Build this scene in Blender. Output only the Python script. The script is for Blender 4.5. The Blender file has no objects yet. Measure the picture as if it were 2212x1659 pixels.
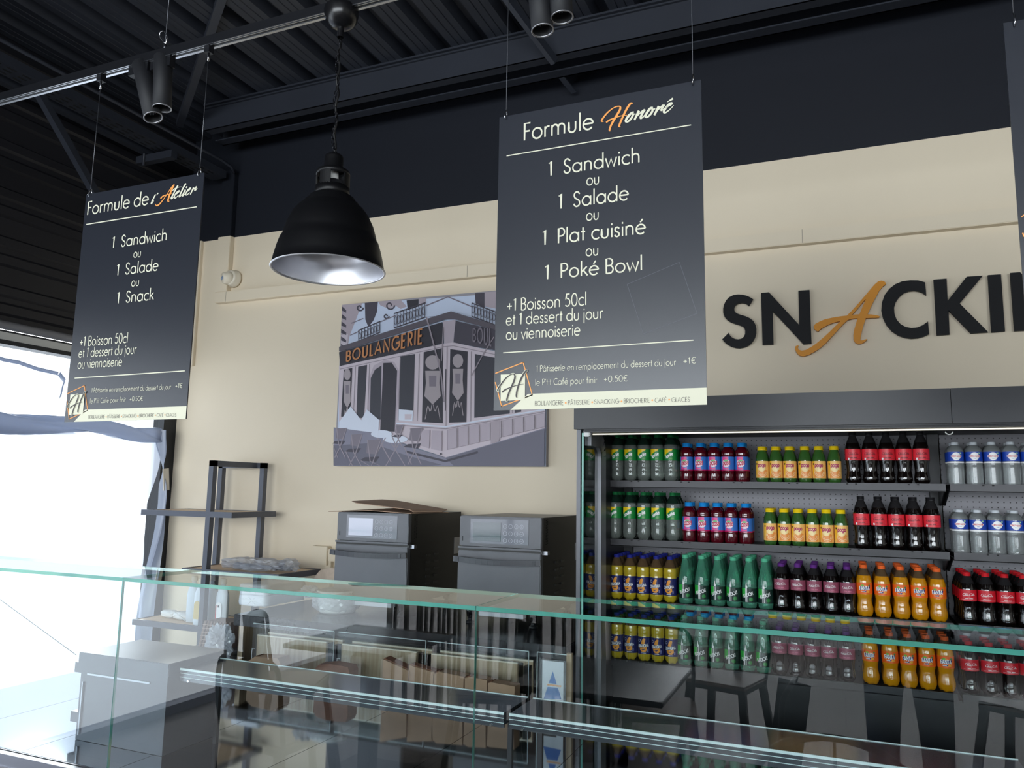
import bpy, bmesh, math, random
from mathutils import Vector, Matrix
from mathutils.geometry import tessellate_polygon
random.seed(7)
S = bpy.context.scene
COL = S.collection
PI = math.pi

# ------------------------------------------------------------------ camera
H = 1.6                                   # eye height of the photographer
FPX = 1666.0                              # focal length for a frame 2212 px wide
def _axes(yaw, pitch, roll):
    cy, sy, cp, sp = math.cos(yaw), math.sin(yaw), math.cos(pitch), math.sin(pitch)
    r = Vector((cy, sy, 0)); f = Vector((-sy*cp, cy*cp, sp)); u = r.cross(f)
    cr, sr = math.cos(roll), math.sin(roll)
    return cr*r + sr*u, -sr*r + cr*u, f
AX_R, AX_U, AX_F = _axes(math.radians(22.9), math.radians(7.9), math.radians(0.96))
cam_d = bpy.data.cameras.new('camera'); cam = bpy.data.objects.new('camera', cam_d); COL.objects.link(cam)
cam.matrix_world = Matrix(((AX_R.x, AX_U.x, -AX_F.x, 0), (AX_R.y, AX_U.y, -AX_F.y, 0), (AX_R.z, AX_U.z, -AX_F.z, H), (0, 0, 0, 1)))
cam_d.sensor_fit = 'HORIZONTAL'; cam_d.sensor_width = 36; cam_d.lens = 36*FPX/2212
cam_d.clip_start = 0.02; cam_d.clip_end = 200
S.camera = cam

# ------------------------------------------------------------------ daylight and exposure
W = bpy.data.worlds.new('overcast_sky'); S.world = W; W.use_nodes = True
bg = W.node_tree.nodes['Background']
bg.inputs[0].default_value = (0.90, 0.95, 1.0, 1); bg.inputs[1].default_value = 14.0
def portal(name, loc, rot, sx, sy):       # guides the sky light in through a window, gives off nothing itself
    d = bpy.data.lights.new(name, 'AREA'); d.shape = 'RECTANGLE'; d.size = sx; d.size_y = sy
    d.cycles.is_portal = True
    o = bpy.data.objects.new(name, d); o.location = loc; o.rotation_euler = rot; COL.objects.link(o)
portal('side_window_portal', (-4.62, -0.6, 1.25), (0, -PI/2, 0), 2.5, 9.6)
portal('front_window_portal', (0.2, -5.55, 2.05), (PI/2, 0, 0), 9.2, 2.4)
sd = bpy.data.lights.new('added_sun', 'SUN'); sd.energy = 26; sd.color = (1, .97, .92); sd.angle = math.radians(4)   # added sun, brightens the mirrored seating side through the side window
so = bpy.data.objects.new('added_sun', sd); COL.objects.link(so); so.rotation_euler = Vector((1, -.75, -.42)).to_track_quat('-Z', 'Y').to_euler()
S.view_settings.view_transform = 'Standard'; S.view_settings.look = 'None'
S.view_settings.gamma = 1; S.view_settings.use_curve_mapping = False
S.view_settings.exposure = -0.12
S.cycles.max_bounces = 10; S.cycles.diffuse_bounces = 4; S.cycles.glossy_bounces = 6
S.cycles.transmission_bounces = 8; S.cycles.transparent_max_bounces = 24
S.cycles.caustics_reflective = False; S.cycles.caustics_refractive = False
S.cycles.sample_clamp_indirect = 8; S.cycles.blur_glossy = 0.5

# ------------------------------------------------------------------ a photo point to a place in the room
def ray(x, y):
    return AX_R*((x-1106)/FPX) - AX_U*((y-829.5)/FPX) + AX_F
def aty(x, y, Y):
    d = ray(x, y); return Vector((d.x*Y/d.y, Y, H + d.z*Y/d.y))
def atz(x, y, z):
    d = ray(x, y); t = (z-H)/d.z; return Vector((d.x*t, d.y*t, z))
def atx(x, y, X):
    d = ray(x, y); t = X/d.x; return Vector((X, d.y*t, H + d.z*t))

# ------------------------------------------------------------------ materials
def lin(c):
    return tuple((v/255/12.92 if v/255 <= .04045 else ((v/255+.055)/1.055)**2.4) for v in c)
MATS = {}
def mat(name, c=(128, 128, 128), rough=.5, metal=0., spec=.5, trans=0., ior=1.45, noise=0., nscale=8., coat=0., alpha=1., bump=0., bscale=200., emit=None, es=0.):
    if name in MATS: return MATS[name]
    m = bpy.data.materials.new(name); m.use_nodes = True; nt = m.node_tree
    b = nt.nodes['Principled BSDF']; col = lin(c)
    b.inputs['Base Color'].default_value = (*col, 1); b.inputs['Roughness'].default_value = rough
    b.inputs['Metallic'].default_value = metal; b.inputs['Specular IOR Level'].default_value = spec
    b.inputs['Transmission Weight'].default_value = trans; b.inputs['IOR'].default_value = ior
    b.inputs['Coat Weight'].default_value = coat; b.inputs['Alpha'].default_value = alpha
    if emit: b.inputs['Emission Color'].default_value = (*lin(emit), 1); b.inputs['Emission Strength'].default_value = es
    if noise or bump:
        tc = nt.nodes.new('ShaderNodeTexCoord')
    if noise:
        n = nt.nodes.new('ShaderNodeTexNoise'); n.inputs['Scale'].default_value = nscale; n.inputs['Detail'].default_value = 5
        nt.links.new(tc.outputs['Object'], n.inputs['Vector'])
        r = nt.nodes.new('ShaderNodeMapRange'); r.inputs['From Min'].default_value = .3; r.inputs['From Max'].default_value = .7
        r.inputs['To Min'].default_value = 1-noise; r.inputs['To Max'].default_value = 1+noise
        nt.links.new(n.outputs['Fac'], r.inputs['Value'])
        mx = nt.nodes.new('ShaderNodeVectorMath'); mx.operation = 'SCALE'; mx.inputs[0].default_value = col
        nt.links.new(r.outputs['Result'], mx.inputs['Scale']); nt.links.new(mx.outputs['Vector'], b.inputs['Base Color'])
    if bump:
        n2 = nt.nodes.new('ShaderNodeTexNoise'); n2.inputs['Scale'].default_value = bscale
        nt.links.new(tc.outputs['Object'], n2.inputs['Vector'])
        bp = nt.nodes.new('ShaderNodeBump'); bp.inputs['Strength'].default_value = bump; bp.inputs['Distance'].default_value = .002
        nt.links.new(n2.outputs['Fac'], bp.inputs['Height']); nt.links.new(bp.outputs['Normal'], b.inputs['Normal'])
    MATS[name] = m; return m
def pane_mat(name, tint, ior):            # architectural glass: see-through with a mirror share that grows at grazing angles
    m = bpy.data.materials.new(name); m.use_nodes = True; nt = m.node_tree; nt.nodes.remove(nt.nodes['Principled BSDF'])
    out = nt.nodes['Material Output']; t = nt.nodes.new('ShaderNodeBsdfTransparent'); t.inputs[0].default_value = (*tint, 1)
    g = nt.nodes.new('ShaderNodeBsdfGlossy'); g.inputs['Roughness'].default_value = 0
    f = nt.nodes.new('ShaderNodeFresnel'); f.inputs['IOR'].default_value = ior
    ge = nt.nodes.new('ShaderNodeNewGeometry'); inv = nt.nodes.new('ShaderNodeMath'); inv.operation = 'SUBTRACT'; inv.inputs[0].default_value = 1
    mu = nt.nodes.new('ShaderNodeMath'); mu.operation = 'MULTIPLY'; mx = nt.nodes.new('ShaderNodeMixShader')
    nt.links.new(ge.outputs['Backfacing'], inv.inputs[1]); nt.links.new(f.outputs[0], mu.inputs[0]); nt.links.new(inv.outputs[0], mu.inputs[1])
    nt.links.new(mu.outputs[0], mx.inputs[0]); nt.links.new(t.outputs[0], mx.inputs[1]); nt.links.new(g.outputs[0], mx.inputs[2])
    nt.links.new(mx.outputs[0], out.inputs[0]); MATS[name] = m; return m
def film_mat(name, col, clear, rough=.4):  # thin plastic sheet
    m = bpy.data.materials.new(name); m.use_nodes = True; nt = m.node_tree; nt.nodes.remove(nt.nodes['Principled BSDF'])
    out = nt.nodes['Material Output']; t = nt.nodes.new('ShaderNodeBsdfTransparent')
    tr = nt.nodes.new('ShaderNodeBsdfTranslucent'); tr.inputs[0].default_value = (*lin(col), 1)
    df = nt.nodes.new('ShaderNodeBsdfDiffuse'); df.inputs[0].default_value = (*lin(col), 1)
    g = nt.nodes.new('ShaderNodeBsdfGlossy'); g.inputs['Roughness'].default_value = rough
    a = nt.nodes.new('ShaderNodeMixShader'); a.inputs[0].default_value = .4
    b = nt.nodes.new('ShaderNodeMixShader'); b.inputs[0].default_value = .12
    c = nt.nodes.new('ShaderNodeMixShader'); c.inputs[0].default_value = clear
    nt.links.new(tr.outputs[0], a.inputs[1]); nt.links.new(df.outputs[0], a.inputs[2])
    nt.links.new(a.outputs[0], b.inputs[1]); nt.links.new(g.outputs[0], b.inputs[2])
    nt.links.new(b.outputs[0], c.inputs[1]); nt.links.new(t.outputs[0], c.inputs[2]); nt.links.new(c.outputs[0], out.inputs[0])
    MATS[name] = m; return m

# ------------------------------------------------------------------ mesh helper: collects shapes, links them as ONE object
def wloc(o):
    v = Vector((0, 0, 0))
    while o: v += o.location; o = o.parent
    return v
class MB:
    def __init__(s): s.v = []; s.f = []; s.m = []; s.sm = []; s.mats = []
    def _mi(s, m):
        if m is None: return 0
        if m not in s.mats: s.mats.append(m)
        return s.mats.index(m)
    def add(s, vs, fs, m=None, smooth=False):
        n = len(s.v); s.v += [Vector(p) for p in vs]; k = s._mi(m)
        for f in fs: s.f.append([n+i for i in f]); s.m.append(k); s.sm.append(smooth)
        return s
    def box(s, x0, x1, y0, y1, z0, z1, m=None):
        if x0 > x1: x0, x1 = x1, x0
        if y0 > y1: y0, y1 = y1, y0
        if z0 > z1: z0, z1 = z1, z0
        vs = [(x, y, z) for z in (z0, z1) for y in (y0, y1) for x in (x0, x1)]
        return s.add(vs, [(0, 2, 3, 1), (4, 5, 7, 6), (0, 1, 5, 4), (2, 6, 7, 3), (0, 4, 6, 2), (1, 3, 7, 5)], m)
    def bbox(s, x0, x1, y0, y1, z0, z1, r=.004, m=None):       # box with chamfered edges
        xs, ys, zs = sorted((x0, x1)), sorted((y0, y1)), sorted((z0, z1))
        bm = bmesh.new(); bmesh.ops.create_cube(bm, size=1)
        for v in bm.verts:
            v.co = Vector((xs[0]+(v.co.x+.5)*(xs[1]-xs[0]), ys[0]+(v.co.y+.5)*(ys[1]-ys[0]), zs[0]+(v.co.z+.5)*(zs[1]-zs[0])))
        bmesh.ops.bevel(bm, geom=bm.edges[:], offset=r, segments=2, affect='EDGES')
        return s.bm(bm, m, False)
    def bm(s, bm, m=None, smooth=False):
        bm.verts.index_update()
        s.add([v.co.copy() for v in bm.verts], [[v.index for v in f.verts] for f in bm.faces], m, smooth); bm.free(); return s
    def bar(s, a, b, w, h, m=None, up=(0, 0, 1)):                # rectangular bar from a to b
        a, b = Vector(a), Vector(b); d = (b-a).normalized(); u = Vector(up)
        if abs(d.dot(u)) > .98: u = Vector((0, 1, 0))
        x = d.cross(u).normalized(); u = x.cross(d).normalized(); vs = []
        for p in (a, b):
            for i, j in ((-1, -1), (1, -1), (1, 1), (-1, 1)): vs.append(p + x*(i*w/2) + u*(j*h/2))
        return s.add(vs, [(3, 2, 1, 0), (4, 5, 6, 7), (0, 1, 5, 4), (1, 2, 6, 5), (2, 3, 7, 6), (3, 0, 4, 7)], m)
    def tube(s, pts, r, n=10, m=None, cap=True):
        pts = [Vector(p) for p in pts]; rr = r if isinstance(r, (list, tuple)) else [r]*len(pts)
        vs = []; t0 = None
        for i, p in enumerate(pts):
            t = (pts[min(i+1, len(pts)-1)] - pts[max(i-1, 0)]).normalized()
            if t0 is None:
                x = t.orthogonal().normalized()
            else:
                x = (x - t*x.dot(t)).normalized()
            t0 = t; y = t.cross(x)
            for k in range(n):
                a = 2*PI*k/n; vs.append(p + (x*math.cos(a) + y*math.sin(a))*rr[i])
        fs = [(i*n+k, i*n+(k+1) % n, (i+1)*n+(k+1) % n, (i+1)*n+k) for i in range(len(pts)-1) for k in range(n)]
        s.add(vs, fs, m, True)
        if cap:
            s.add(vs[:n], [tuple(range(n-1, -1, -1))], m); s.add(vs[-n:], [tuple(range(n))], m)
        return s
    def lathe(s, prof, c=(0, 0, 0), n=24, m=None, smooth=True, axis=None, sharp=()):
        # prof: (radius, height) pairs from bottom to top round a vertical axis through c, or along axis
        c = Vector(c); ax = Vector(axis or (0, 0, 1)).normalized()
        q = Vector((0, 0, 1)).rotation_difference(ax).to_matrix(); base = len(s.v); vs = []; fs = []; ring = []
        for r, z in prof:
            if r < 1e-6: vs.append(c + q @ Vector((0, 0, z))); ring.append((len(vs)-1, 1))
            else:
                ring.append((len(vs), n))
                for k in range(n):
                    a = 2*PI*k/n; vs.append(c + q @ Vector((r*math.cos(a), r*math.sin(a), z)))
        for (a, na), (b, nb) in zip(ring, ring[1:]):
            for k in range(n):
                k2 = (k+1) % n
                if na == 1 and nb == 1: break
                if na == 1: fs.append((a, b+k2, b+k))
                elif nb == 1: fs.append((a+k, a+k2, b))
                else: fs.append((a+k, a+k2, b+k2, b+k))
        return s.add(vs, fs, m, smooth)
    def poly(s, pts, m=None, holes=()):                          # flat filled outline of 3D points
        loops = [[Vector(p) for p in pts]] + [[Vector(p) for p in h] for h in holes]
        flat = [p for l in loops for p in l]
        return s.add(flat, [tuple(t) for t in tessellate_polygon(loops)], m)
    def slab(s, pts, thick, m=None, holes=()):                   # outline in the XZ plane given depth behind it
        d = Vector((0, thick, 0)); loops = [[Vector(p) for p in pts]] + [[Vector(p) for p in h] for h in holes]
        flat = [p for l in loops for p in l]; tri = [tuple(t) for t in tessellate_polygon(loops)]
        s.add(flat, tri, m); s.add([p+d for p in flat], [t[::-1] for t in tri], m)
        for l in loops:
            n = len(l); s.add(l + [p+d for p in l], [(i, (i+1) % n, n+(i+1) % n, n+i) for i in range(n)], m)
        return s
    def xf(s, M):
        s.v = [M @ p for p in s.v]; return s
    def build(s, name, m=None, parent=None, base=True, bevel=0, sub=0, solid=0):
        me = bpy.data.meshes.new(name); o = bpy.data.objects.new(name, me)
        if parent is not None:
            off = wloc(parent); o.parent = parent
        else:
            xs = [p.x for p in s.v]; ys = [p.y for p in s.v]; zs = [p.z for p in s.v]
            off = Vector(((min(xs)+max(xs))/2, (min(ys)+max(ys))/2, min(zs))) if base else Vector((0, 0, 0)); o.location = off
        me.from_pydata([p-off for p in s.v], [], s.f)
        ms = s.mats if s.mats else [m]
        if m is not None and s.mats: ms = s.mats
        for x in ms: me.materials.append(x)
        me.polygons.foreach_set('material_index', s.m); me.polygons.foreach_set('use_smooth', s.sm)
        bm = bmesh.new(); bm.from_mesh(me); bmesh.ops.remove_doubles(bm, verts=bm.verts[:], dist=1e-6)
        if not getattr(s, 'keepn', False): bmesh.ops.recalc_face_normals(bm, faces=bm.faces[:])
        bm.to_mesh(me); bm.free(); me.update()
        COL.objects.link(o)
        if bevel:
            b = o.modifiers.new('bevel', 'BEVEL'); b.width = bevel; b.segments = 2; b.limit_method = 'ANGLE'; b.angle_limit = .6
        if solid:
            b = o.modifiers.new('solid', 'SOLIDIFY'); b.thickness = solid
        if sub:
            b = o.modifiers.new('sub', 'SUBSURF'); b.levels = sub; b.render_levels = sub
        return o
def tag(o, label, cat, group=None, kind=None):
    o['label'] = label; o['category'] = cat
    if group: o['group'] = group
    if kind: o['kind'] = kind
    return o
def thing(name, loc, label, cat, group=None):
    o = bpy.data.objects.new(name, None); o.location = loc; o.empty_display_size = .05; COL.objects.link(o)
    return tag(o, label, cat, group)
def struct(o, label=None, cat=None):
    o['kind'] = 'structure'
    if label: o['label'] = label
    if cat: o['category'] = cat
    return o
def dup(root, loc=None, rz=None, label=None, group=None):
    def cp(o, par):
        c = o.copy(); COL.objects.link(c); c.parent = par
        for ch in kids[o]: cp(ch, c)
        return c
    kids = {}
    def walk(o):
        kids[o] = list(o.children)
        for ch in kids[o]: walk(ch)
    walk(root); r = cp(root, None)
    if loc is not None: r.location = loc
    if rz is not None: r.rotation_euler = (0, 0, rz)
    if label: r['label'] = label
    if group: r['group'] = group
    return r
def spline(pts, n=6):                     # Catmull-Rom through points of any dimension
    P = [pts[0]] + list(pts) + [pts[-1]]; out = []
    for i in range(1, len(P)-2):
        a, b, c, d = P[i-1], P[i], P[i+1], P[i+2]
        for k in range(n):
            t = k/n
            out.append(tuple(.5*(2*q + (r-p)*t + (2*p-5*q+4*r-w)*t*t + (3*q-p-3*r+w)*t**3) for p, q, r, w in zip(a, b, c, d)))
    out.append(tuple(pts[-1])); return out
def ribbon(pts, w=None):                  # 2D stroke (x, y[, width]) to quads
    q = []; n = len(pts)
    for i, p in enumerate(pts):
        a, b = pts[max(i-1, 0)], pts[min(i+1, n-1)]
        if n > 2 and pts[0][:2] == pts[-1][:2]:
            if i == 0: a = pts[-2]
            if i == n-1: b = pts[1]
        dx, dy = b[0]-a[0], b[1]-a[1]; L = math.hypot(dx, dy) or 1
        ww = (w if w is not None else p[2])/2
        if 0 < i < n-1:
            d1 = math.atan2(p[1]-a[1], p[0]-a[0]); d2 = math.atan2(b[1]-p[1], b[0]-p[0])
            c = math.cos((d2-d1)/2); ww = ww/max(abs(c), .6)
        nx, ny = -dy/L*ww, dx/L*ww
        q.append(((p[0]+nx, p[1]+ny), (p[0]-nx, p[1]-ny)))
    return [(q[i][0], q[i][1], q[i+1][1], q[i+1][0]) for i in range(n-1)]
# ------------------------------------------------------------------ geometric sans lettering drawn as strokes (cap height 1)
def arc(cx, cy, rx, ry, a0, a1, n=None):
    n = n or max(3, int(abs(a1-a0)/18))
    return [(cx+rx*math.cos(math.radians(a0+(a1-a0)*i/n)), cy+ry*math.sin(math.radians(a0+(a1-a0)*i/n))) for i in range(n+1)]
XH = .62
def _s(x, w, h):                          # an s of width w and height h
    r = w/2
    return spline([(x+w*.95, h*.83), (x+w*.72, h*.96), (x+w*.45, h), (x+w*.15, h*.91), (x+w*.06, h*.76), (x+w*.2, h*.6), (x+w*.5, h*.5), (x+w*.82, h*.4), (x+w*.96, h*.24), (x+w*.85, h*.08), (x+w*.5, 0), (x+w*.18, h*.06), (x, h*.2)], 3)
def _arch(x, w, h=XH): return arc(x+w/2, h-w/2, w/2, w/2, 180, 0) + [(x+w, 0)]
O = arc(.37, .31, .31, .31, 0, 360)
G = {
 'a': (.78, [O, [(.68, 0), (.68, XH)]]), 'b': (.78, [[(.1, 0), (.1, 1.06)], arc(.41, .31, .31, .31, 0, 360)]),
 'c': (.6, [arc(.37, .31, .31, .31, 48, 312)]), 'd': (.78, [O, [(.68, 0), (.68, 1.06)]]),
 'e': (.74, [[(.07, .34), (.68, .34)], arc(.37, .31, .31, .31, 5, 318)]),
 'f': (.38, [[(.16, 0), (.16, .82)] + arc(.34, .82, .18, .24, 180, 80), [(.02, .6), (.34, .6)]]),
 'g': (.78, [O, [(.68, XH), (.68, -.02)] + arc(.38, -.02, .3, .3, 0, -150)]),
 'h': (.68, [[(.1, 0), (.1, 1.06)], _arch(.1, .46)]), 'i': (.2, [[(.1, 0), (.1, XH)], [(.1, .8), (.1, .92)]]),
 'j': (.2, [[(.1, -.3), (.1, XH)], [(.1, .8), (.1, .92)]]), 'k': (.56, [[(.1, 0), (.1, 1.06)], [(.12, .28), (.48, XH)], [(.24, .38), (.54, 0)]]),
 'l': (.2, [[(.1, 0), (.1, 1.06)]]), 'm': (1.04, [[(.1, 0), (.1, XH)], _arch(.1, .41), _arch(.51, .41)]),
 'n': (.68, [[(.1, 0), (.1, XH)], _arch(.1, .46)]), 'o': (.74, [O]),
 'p': (.78, [[(.1, -.32), (.1, XH)], arc(.41, .31, .31, .31, 0, 360)]), 'q': (.78, [O, [(.68, -.32), (.68, XH)]]),
 'r': (.4, [[(.1, 0), (.1, XH)], arc(.32, .4, .22, .2, 180, 70)]), 's': (.44, [_s(.06, .32, XH)]),
 't': (.36, [[(.17, 0), (.17, .88)], [(.02, .6), (.33, .6)]]),
 'u': (.66, [[(.1, XH), (.1, .22)] + arc(.32, .22, .22, .22, 180, 360) + [(.54, XH)]]),
 'v': (.56, [[(.03, XH), (.28, 0), (.53, XH)]]), 'w': (.84, [[(.03, XH), (.23, 0), (.42, .55), (.61, 0), (.81, XH)]]),
 'A': (.8, [[(.03, 0), (.4, 1), (.77, 0)], [(.16, .32), (.64, .32)]]),
 'B': (.62, [[(.1, 0), (.1, 1), (.3, 1)] + arc(.3, .76, .22, .24, 90, -90) + [(.1, .52)], [(.1, .52), (.32, .52)] + arc(.32, .26, .24, .26, 90, -90) + [(.1, 0)]]),
 'C': (.82, [arc(.52, .5, .46, .5, 50, 310)]), 'D': (.8, [[(.1, 0), (.1, 1), (.3, 1)] + arc(.3, .5, .42, .5, 90, -90) + [(.1, 0)]]),
 'E': (.56, [[(.5, 1), (.1, 1), (.1, 0), (.5, 0)], [(.1, .53), (.46, .53)]]), 'F': (.52, [[(.48, 1), (.1, 1), (.1, 0)], [(.1, .53), (.44, .53)]]),
 'G': (.92, [arc(.52, .5, .46, .5, 48, 358) + [(.55, .48)]]), 'H': (.76, [[(.1, 0), (.1, 1)], [(.66, 0), (.66, 1)], [(.1, .52), (.66, .52)]]),
 'I': (.22, [[(.11, 0), (.11, 1)]]), 'K': (.68, [[(.1, 0), (.1, 1)], [(.12, .5), (.6, 1)], [(.14, .52), (.66, 0)]]),
 'L': (.46, [[(.1, 1), (.1, 0), (.44, 0)]]), 'N': (.84, [[(.1, 0), (.1, 1), (.74, 0), (.74, 1)]]),
 'O': (1.02, [arc(.51, .5, .46, .5, 0, 360)]), 'P': (.58, [[(.1, 0), (.1, 1), (.3, 1)] + arc(.3, .74, .24, .26, 90, -90) + [(.1, .48)]]),
 'R': (.6, [[(.1, 0), (.1, 1), (.3, 1)] + arc(.3, .74, .24, .26, 90, -90) + [(.1, .48)], [(.28, .48), (.56, 0)]]),
 'S': (.6, [_s(.07, .46, 1)]), 'T': (.54, [[(.02, 1), (.52, 1)], [(.27, 0), (.27, 1)]]),
 'U': (.72, [[(.1, 1), (.1, .27)] + arc(.36, .27, .26, .27, 180, 360) + [(.62, 1)]]),
 '1': (.42, [[(.07, .86), (.25, 1), (.25, 0)]]), '5': (.6, [[(.5, 1), (.2, 1), (.13, .56)] + arc(.28, .33, .25, .31, 100, -140)]),
 '0': (.66, [arc(.33, .5, .27, .5, 0, 360)]), '+': (.62, [[(.06, .4), (.56, .4)], [(.31, .15), (.31, .65)]]),
 "'": (.16, [[(.1, 1), (.06, .78)]]), '.': (.2, [[(.1, 0), (.1, .1)]]), '-': (.4, [[(.06, .33), (.34, .33)]]), ' ': (.34, []),
 '€': (.68, [arc(.42, .5, .34, .5, 55, 305), [(.02, .58), (.5, .58)], [(.02, .42), (.48, .42)]]),
}
G['é'] = (G['e'][0], G['e'][1] + [[(.34, .76), (.5, .96)]]); G['É'] = (G['E'][0], G['E'][1] + [[(.26, 1.1), (.4, 1.26)]])
G['â'] = (G['a'][0], G['a'][1] + [[(.2, .76), (.38, .94), (.56, .76)]]); G['Â'] = (G['A'][0], G['A'][1] + [[(.24, 1.1), (.4, 1.25), (.56, 1.1)]])
LIFT = 1.
def text_quads(txt, weight=.095, gap=.055):
    x = 0; out = []
    for ch in txt:
        adv, st = G[ch]
        for k, p in enumerate(st):
            out += [([(u+x, v) for u, v in q], k*3 + i % 3) for i, q in enumerate(ribbon(p, weight))]
        x += adv + (gap if ch != ' ' else 0)
    return out, x-gap
def put_text(mb, txt, f, m, weight=.095, width=None, h=1., gap=.055, shear=0., rot=0., x0=0., y0=0., center=False):
    # f maps flat (u, v) to a point in space; width squeezes the line to fit
    q, L = text_quads(txt, weight, gap); k = (width/L) if width else h
    c, s_ = math.cos(rot), math.sin(rot)
    for p, lift in q:
        vs = []
        for u, v in p:
            u, v = (u - (L/2 if center else 0))*k + v*h*shear, v*h
            vs.append(f(x0 + u*c - v*s_, y0 + u*s_ + v*c))
        mb.add([p_ - Vector((0, lift*4e-5*LIFT, 0)) for p_ in vs], [(0, 1, 2, 3)], m)
# ------------------------------------------------------------------ the room shell
CREAM = mat('cream_paint', (224, 210, 186), .55, noise=.02, nscale=1.2, bump=.15, bscale=300)
NAVY = mat('navy_paint', (22, 25, 33), .6, spec=.3, bump=.15, bscale=300)
BLACK = mat('matt_black_metal', (20, 21, 25), .42, spec=.4)
DECKM = mat('dark_deck_paint', (40, 43, 51), .45, noise=.08, nscale=3)
CLAD = mat('black_cladding', (24, 24, 29), .5)
CHAR = mat('charcoal_metal', (54, 55, 60), .38, metal=.2, noise=.05, nscale=6)
STEEL = mat('brushed_steel', (150, 152, 158), .3, metal=1., noise=.05, nscale=20)
CHROME = mat('chrome', (225, 226, 230), .12, metal=1.)
WHITE = mat('white_plastic', (228, 228, 226), .4)
XL, XR, YF, YB, ZC = -4.43, 6.2, -5.4, 4.2, 4.2
ZP = 3.396                                   # height where the cream paint stops
b = MB(); b.box(XL-.2, XR+.2, YB, YB+.15, 0, ZP, CREAM); b.box(XL-.2, XR+.2, YB, YB+.15, ZP, 4.5, NAVY)
struct(b.build('wall_back'), 'back wall painted cream below and navy above', 'wall')
def floor_mat():
    m = mat('grey_floor_tile', (118, 112, 108), .45); nt = m.node_tree; bs = nt.nodes['Principled BSDF']
    tc = nt.nodes.new('ShaderNodeTexCoord'); br = nt.nodes.new('ShaderNodeTexBrick')
    br.inputs['Scale'].default_value = 1; br.inputs['Brick Width'].default_value = .9; br.inputs['Row Height'].default_value = .3
    br.inputs['Mortar Size'].default_value = .004; br.inputs['Color1'].default_value = (*lin((112, 106, 103)), 1)
    br.inputs['Color2'].default_value = (*lin((126, 119, 115)), 1); br.inputs['Mortar'].default_value = (*lin((84, 80, 78)), 1)
    nt.links.new(tc.outputs['Object'], br.inputs['Vector']); nt.links.new(br.outputs['Color'], bs.inputs['Base Color']); return m
b = MB(); b.box(XL-.2, XR+.2, YF-.2, YB+.15, -.1, 0, floor_mat()); struct(b.build('floor'))
# ceiling: trapezoidal steel deck, ribs run towards the back wall
P, R0 = .2405, .062
prof = []; x = XL-.2
n = int((XR+.4-x)/P)+1
for i in range(n):
    a = -4.66 + i*P
    for dx, dz in ((.0, 0), (.045, 0), (.049, .005), (.053, 0), (.092, 0), (.096, .005), (.10, 0), (.142, 0), (.165, R0), (.218, R0)):
        prof.append((a+dx, ZC+dz))
b = MB(); nn = len(prof)
b.add([(px, YF-.2, pz) for px, pz in prof] + [(px, YB-.0, pz) for px, pz in prof], [(i, i+1, nn+i+1, nn+i) for i in range(nn-1)], DECKM)
b.box(XL-.2, XR+.2, YF-.2, YB+.15, ZC+.09, ZC+.2, DECKM); b.keepn = True
struct(b.build('ceiling'), 'dark ribbed steel deck ceiling', 'ceiling')
# wall with the street window on the left
SZ0, SZ1, WZ1 = .304, .35, 2.426
b = MB(); b.box(XL-.15, XL, 1.2, YB, 0, SZ0-.03, NAVY)
zz = [(2.53, 0)]; z = 2.56
while z < 4.25:
    zz += [(z, .0), (z+.012, .022), (z+.06, .022), (z+.075, .008), (z+.105, .008), (z+.118, .022), (z+.165, .022), (z+.18, 0)]; z += .285
zz.append((4.4, 0)); k = len(zz)
b.add([(XL+d, YF, q) for q, d in zz] + [(XL+d, YB, q) for q, d in zz], [(i, k+i, k+i+1, i+1) for i in range(k-1)], CLAD)
b.box(XL-.15, XL-.02, YF, YB, 2.53, 4.4, CLAD); b.box(XL-.15, XL, YF, -5.2, 0, 2.53, NAVY); b.keepn = True
struct(b.build('wall_left'), 'left wall clad in black ribbed sheet above the window', 'wall')
FR = mat('window_frame_dark', (42, 44, 48), .4, metal=.3)
root = thing('window_1', (XL, -.9, .3), 'wide street window on the left wall with dark frame', 'window'); root['kind'] = 'structure'
b = MB(); b.box(XL-.08, XL+.03, 1.2, 4.2, SZ0-.03, SZ1); b.box(XL-.09, XL+.04, 1.2, 4.2, SZ0-.045, SZ0-.03); b.box(XL-.08, XL+.03, -5.2, 1.2, 0, .06); b.build('sill_rail', mat('sill_grey', (120, 124, 140), .35, metal=.3), root)
b = MB(); b.box(XL-.08, XL+.02, 4.087, 4.2, SZ1, WZ1); b.build('jamb', FR, root)
b = MB(); b.box(XL-.08, XL+.02, -5.2, 4.2, 2.392, WZ1-.008); b.box(XL-.08, XL+.012, -5.2, 4.2, 2.463, 2.475); b.build('head_rail', FR, root)
b = MB(); b.box(XL-.08, XL+.014, -5.2, 4.2, WZ1-.008, 2.463); b.build('head_trim', mat('head_trim_grey', (190, 190, 186), .45), root)
b = MB(); b.tube([(XL+.0, -5.2, 2.505), (XL+.0, 4.19, 2.505)], .026, 14); b.build('roller_tube', mat('roller_grey', (150, 156, 172), .35), root)
b = MB(); b.box(XL-.045, XL-.037, 1.2, 4.1, SZ1, 2.395); b.build('pane', pane_mat('window_glass', (.41, .42, .43), 1.45), root)
b = MB(); b.box(XL-.045, XL-.037, -5.2, 1.2, .05, 2.395); b.build('pane', pane_mat('window_glass_lighter', (.52, .53, .54), 1.45), root)
for yy in (-3.6, -1.2, 1.2):
    b = MB(); b.box(XL-.08, XL+.01, yy-.03, yy+.03, .05, 2.395); b.build('mullion', FR, root)
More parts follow.
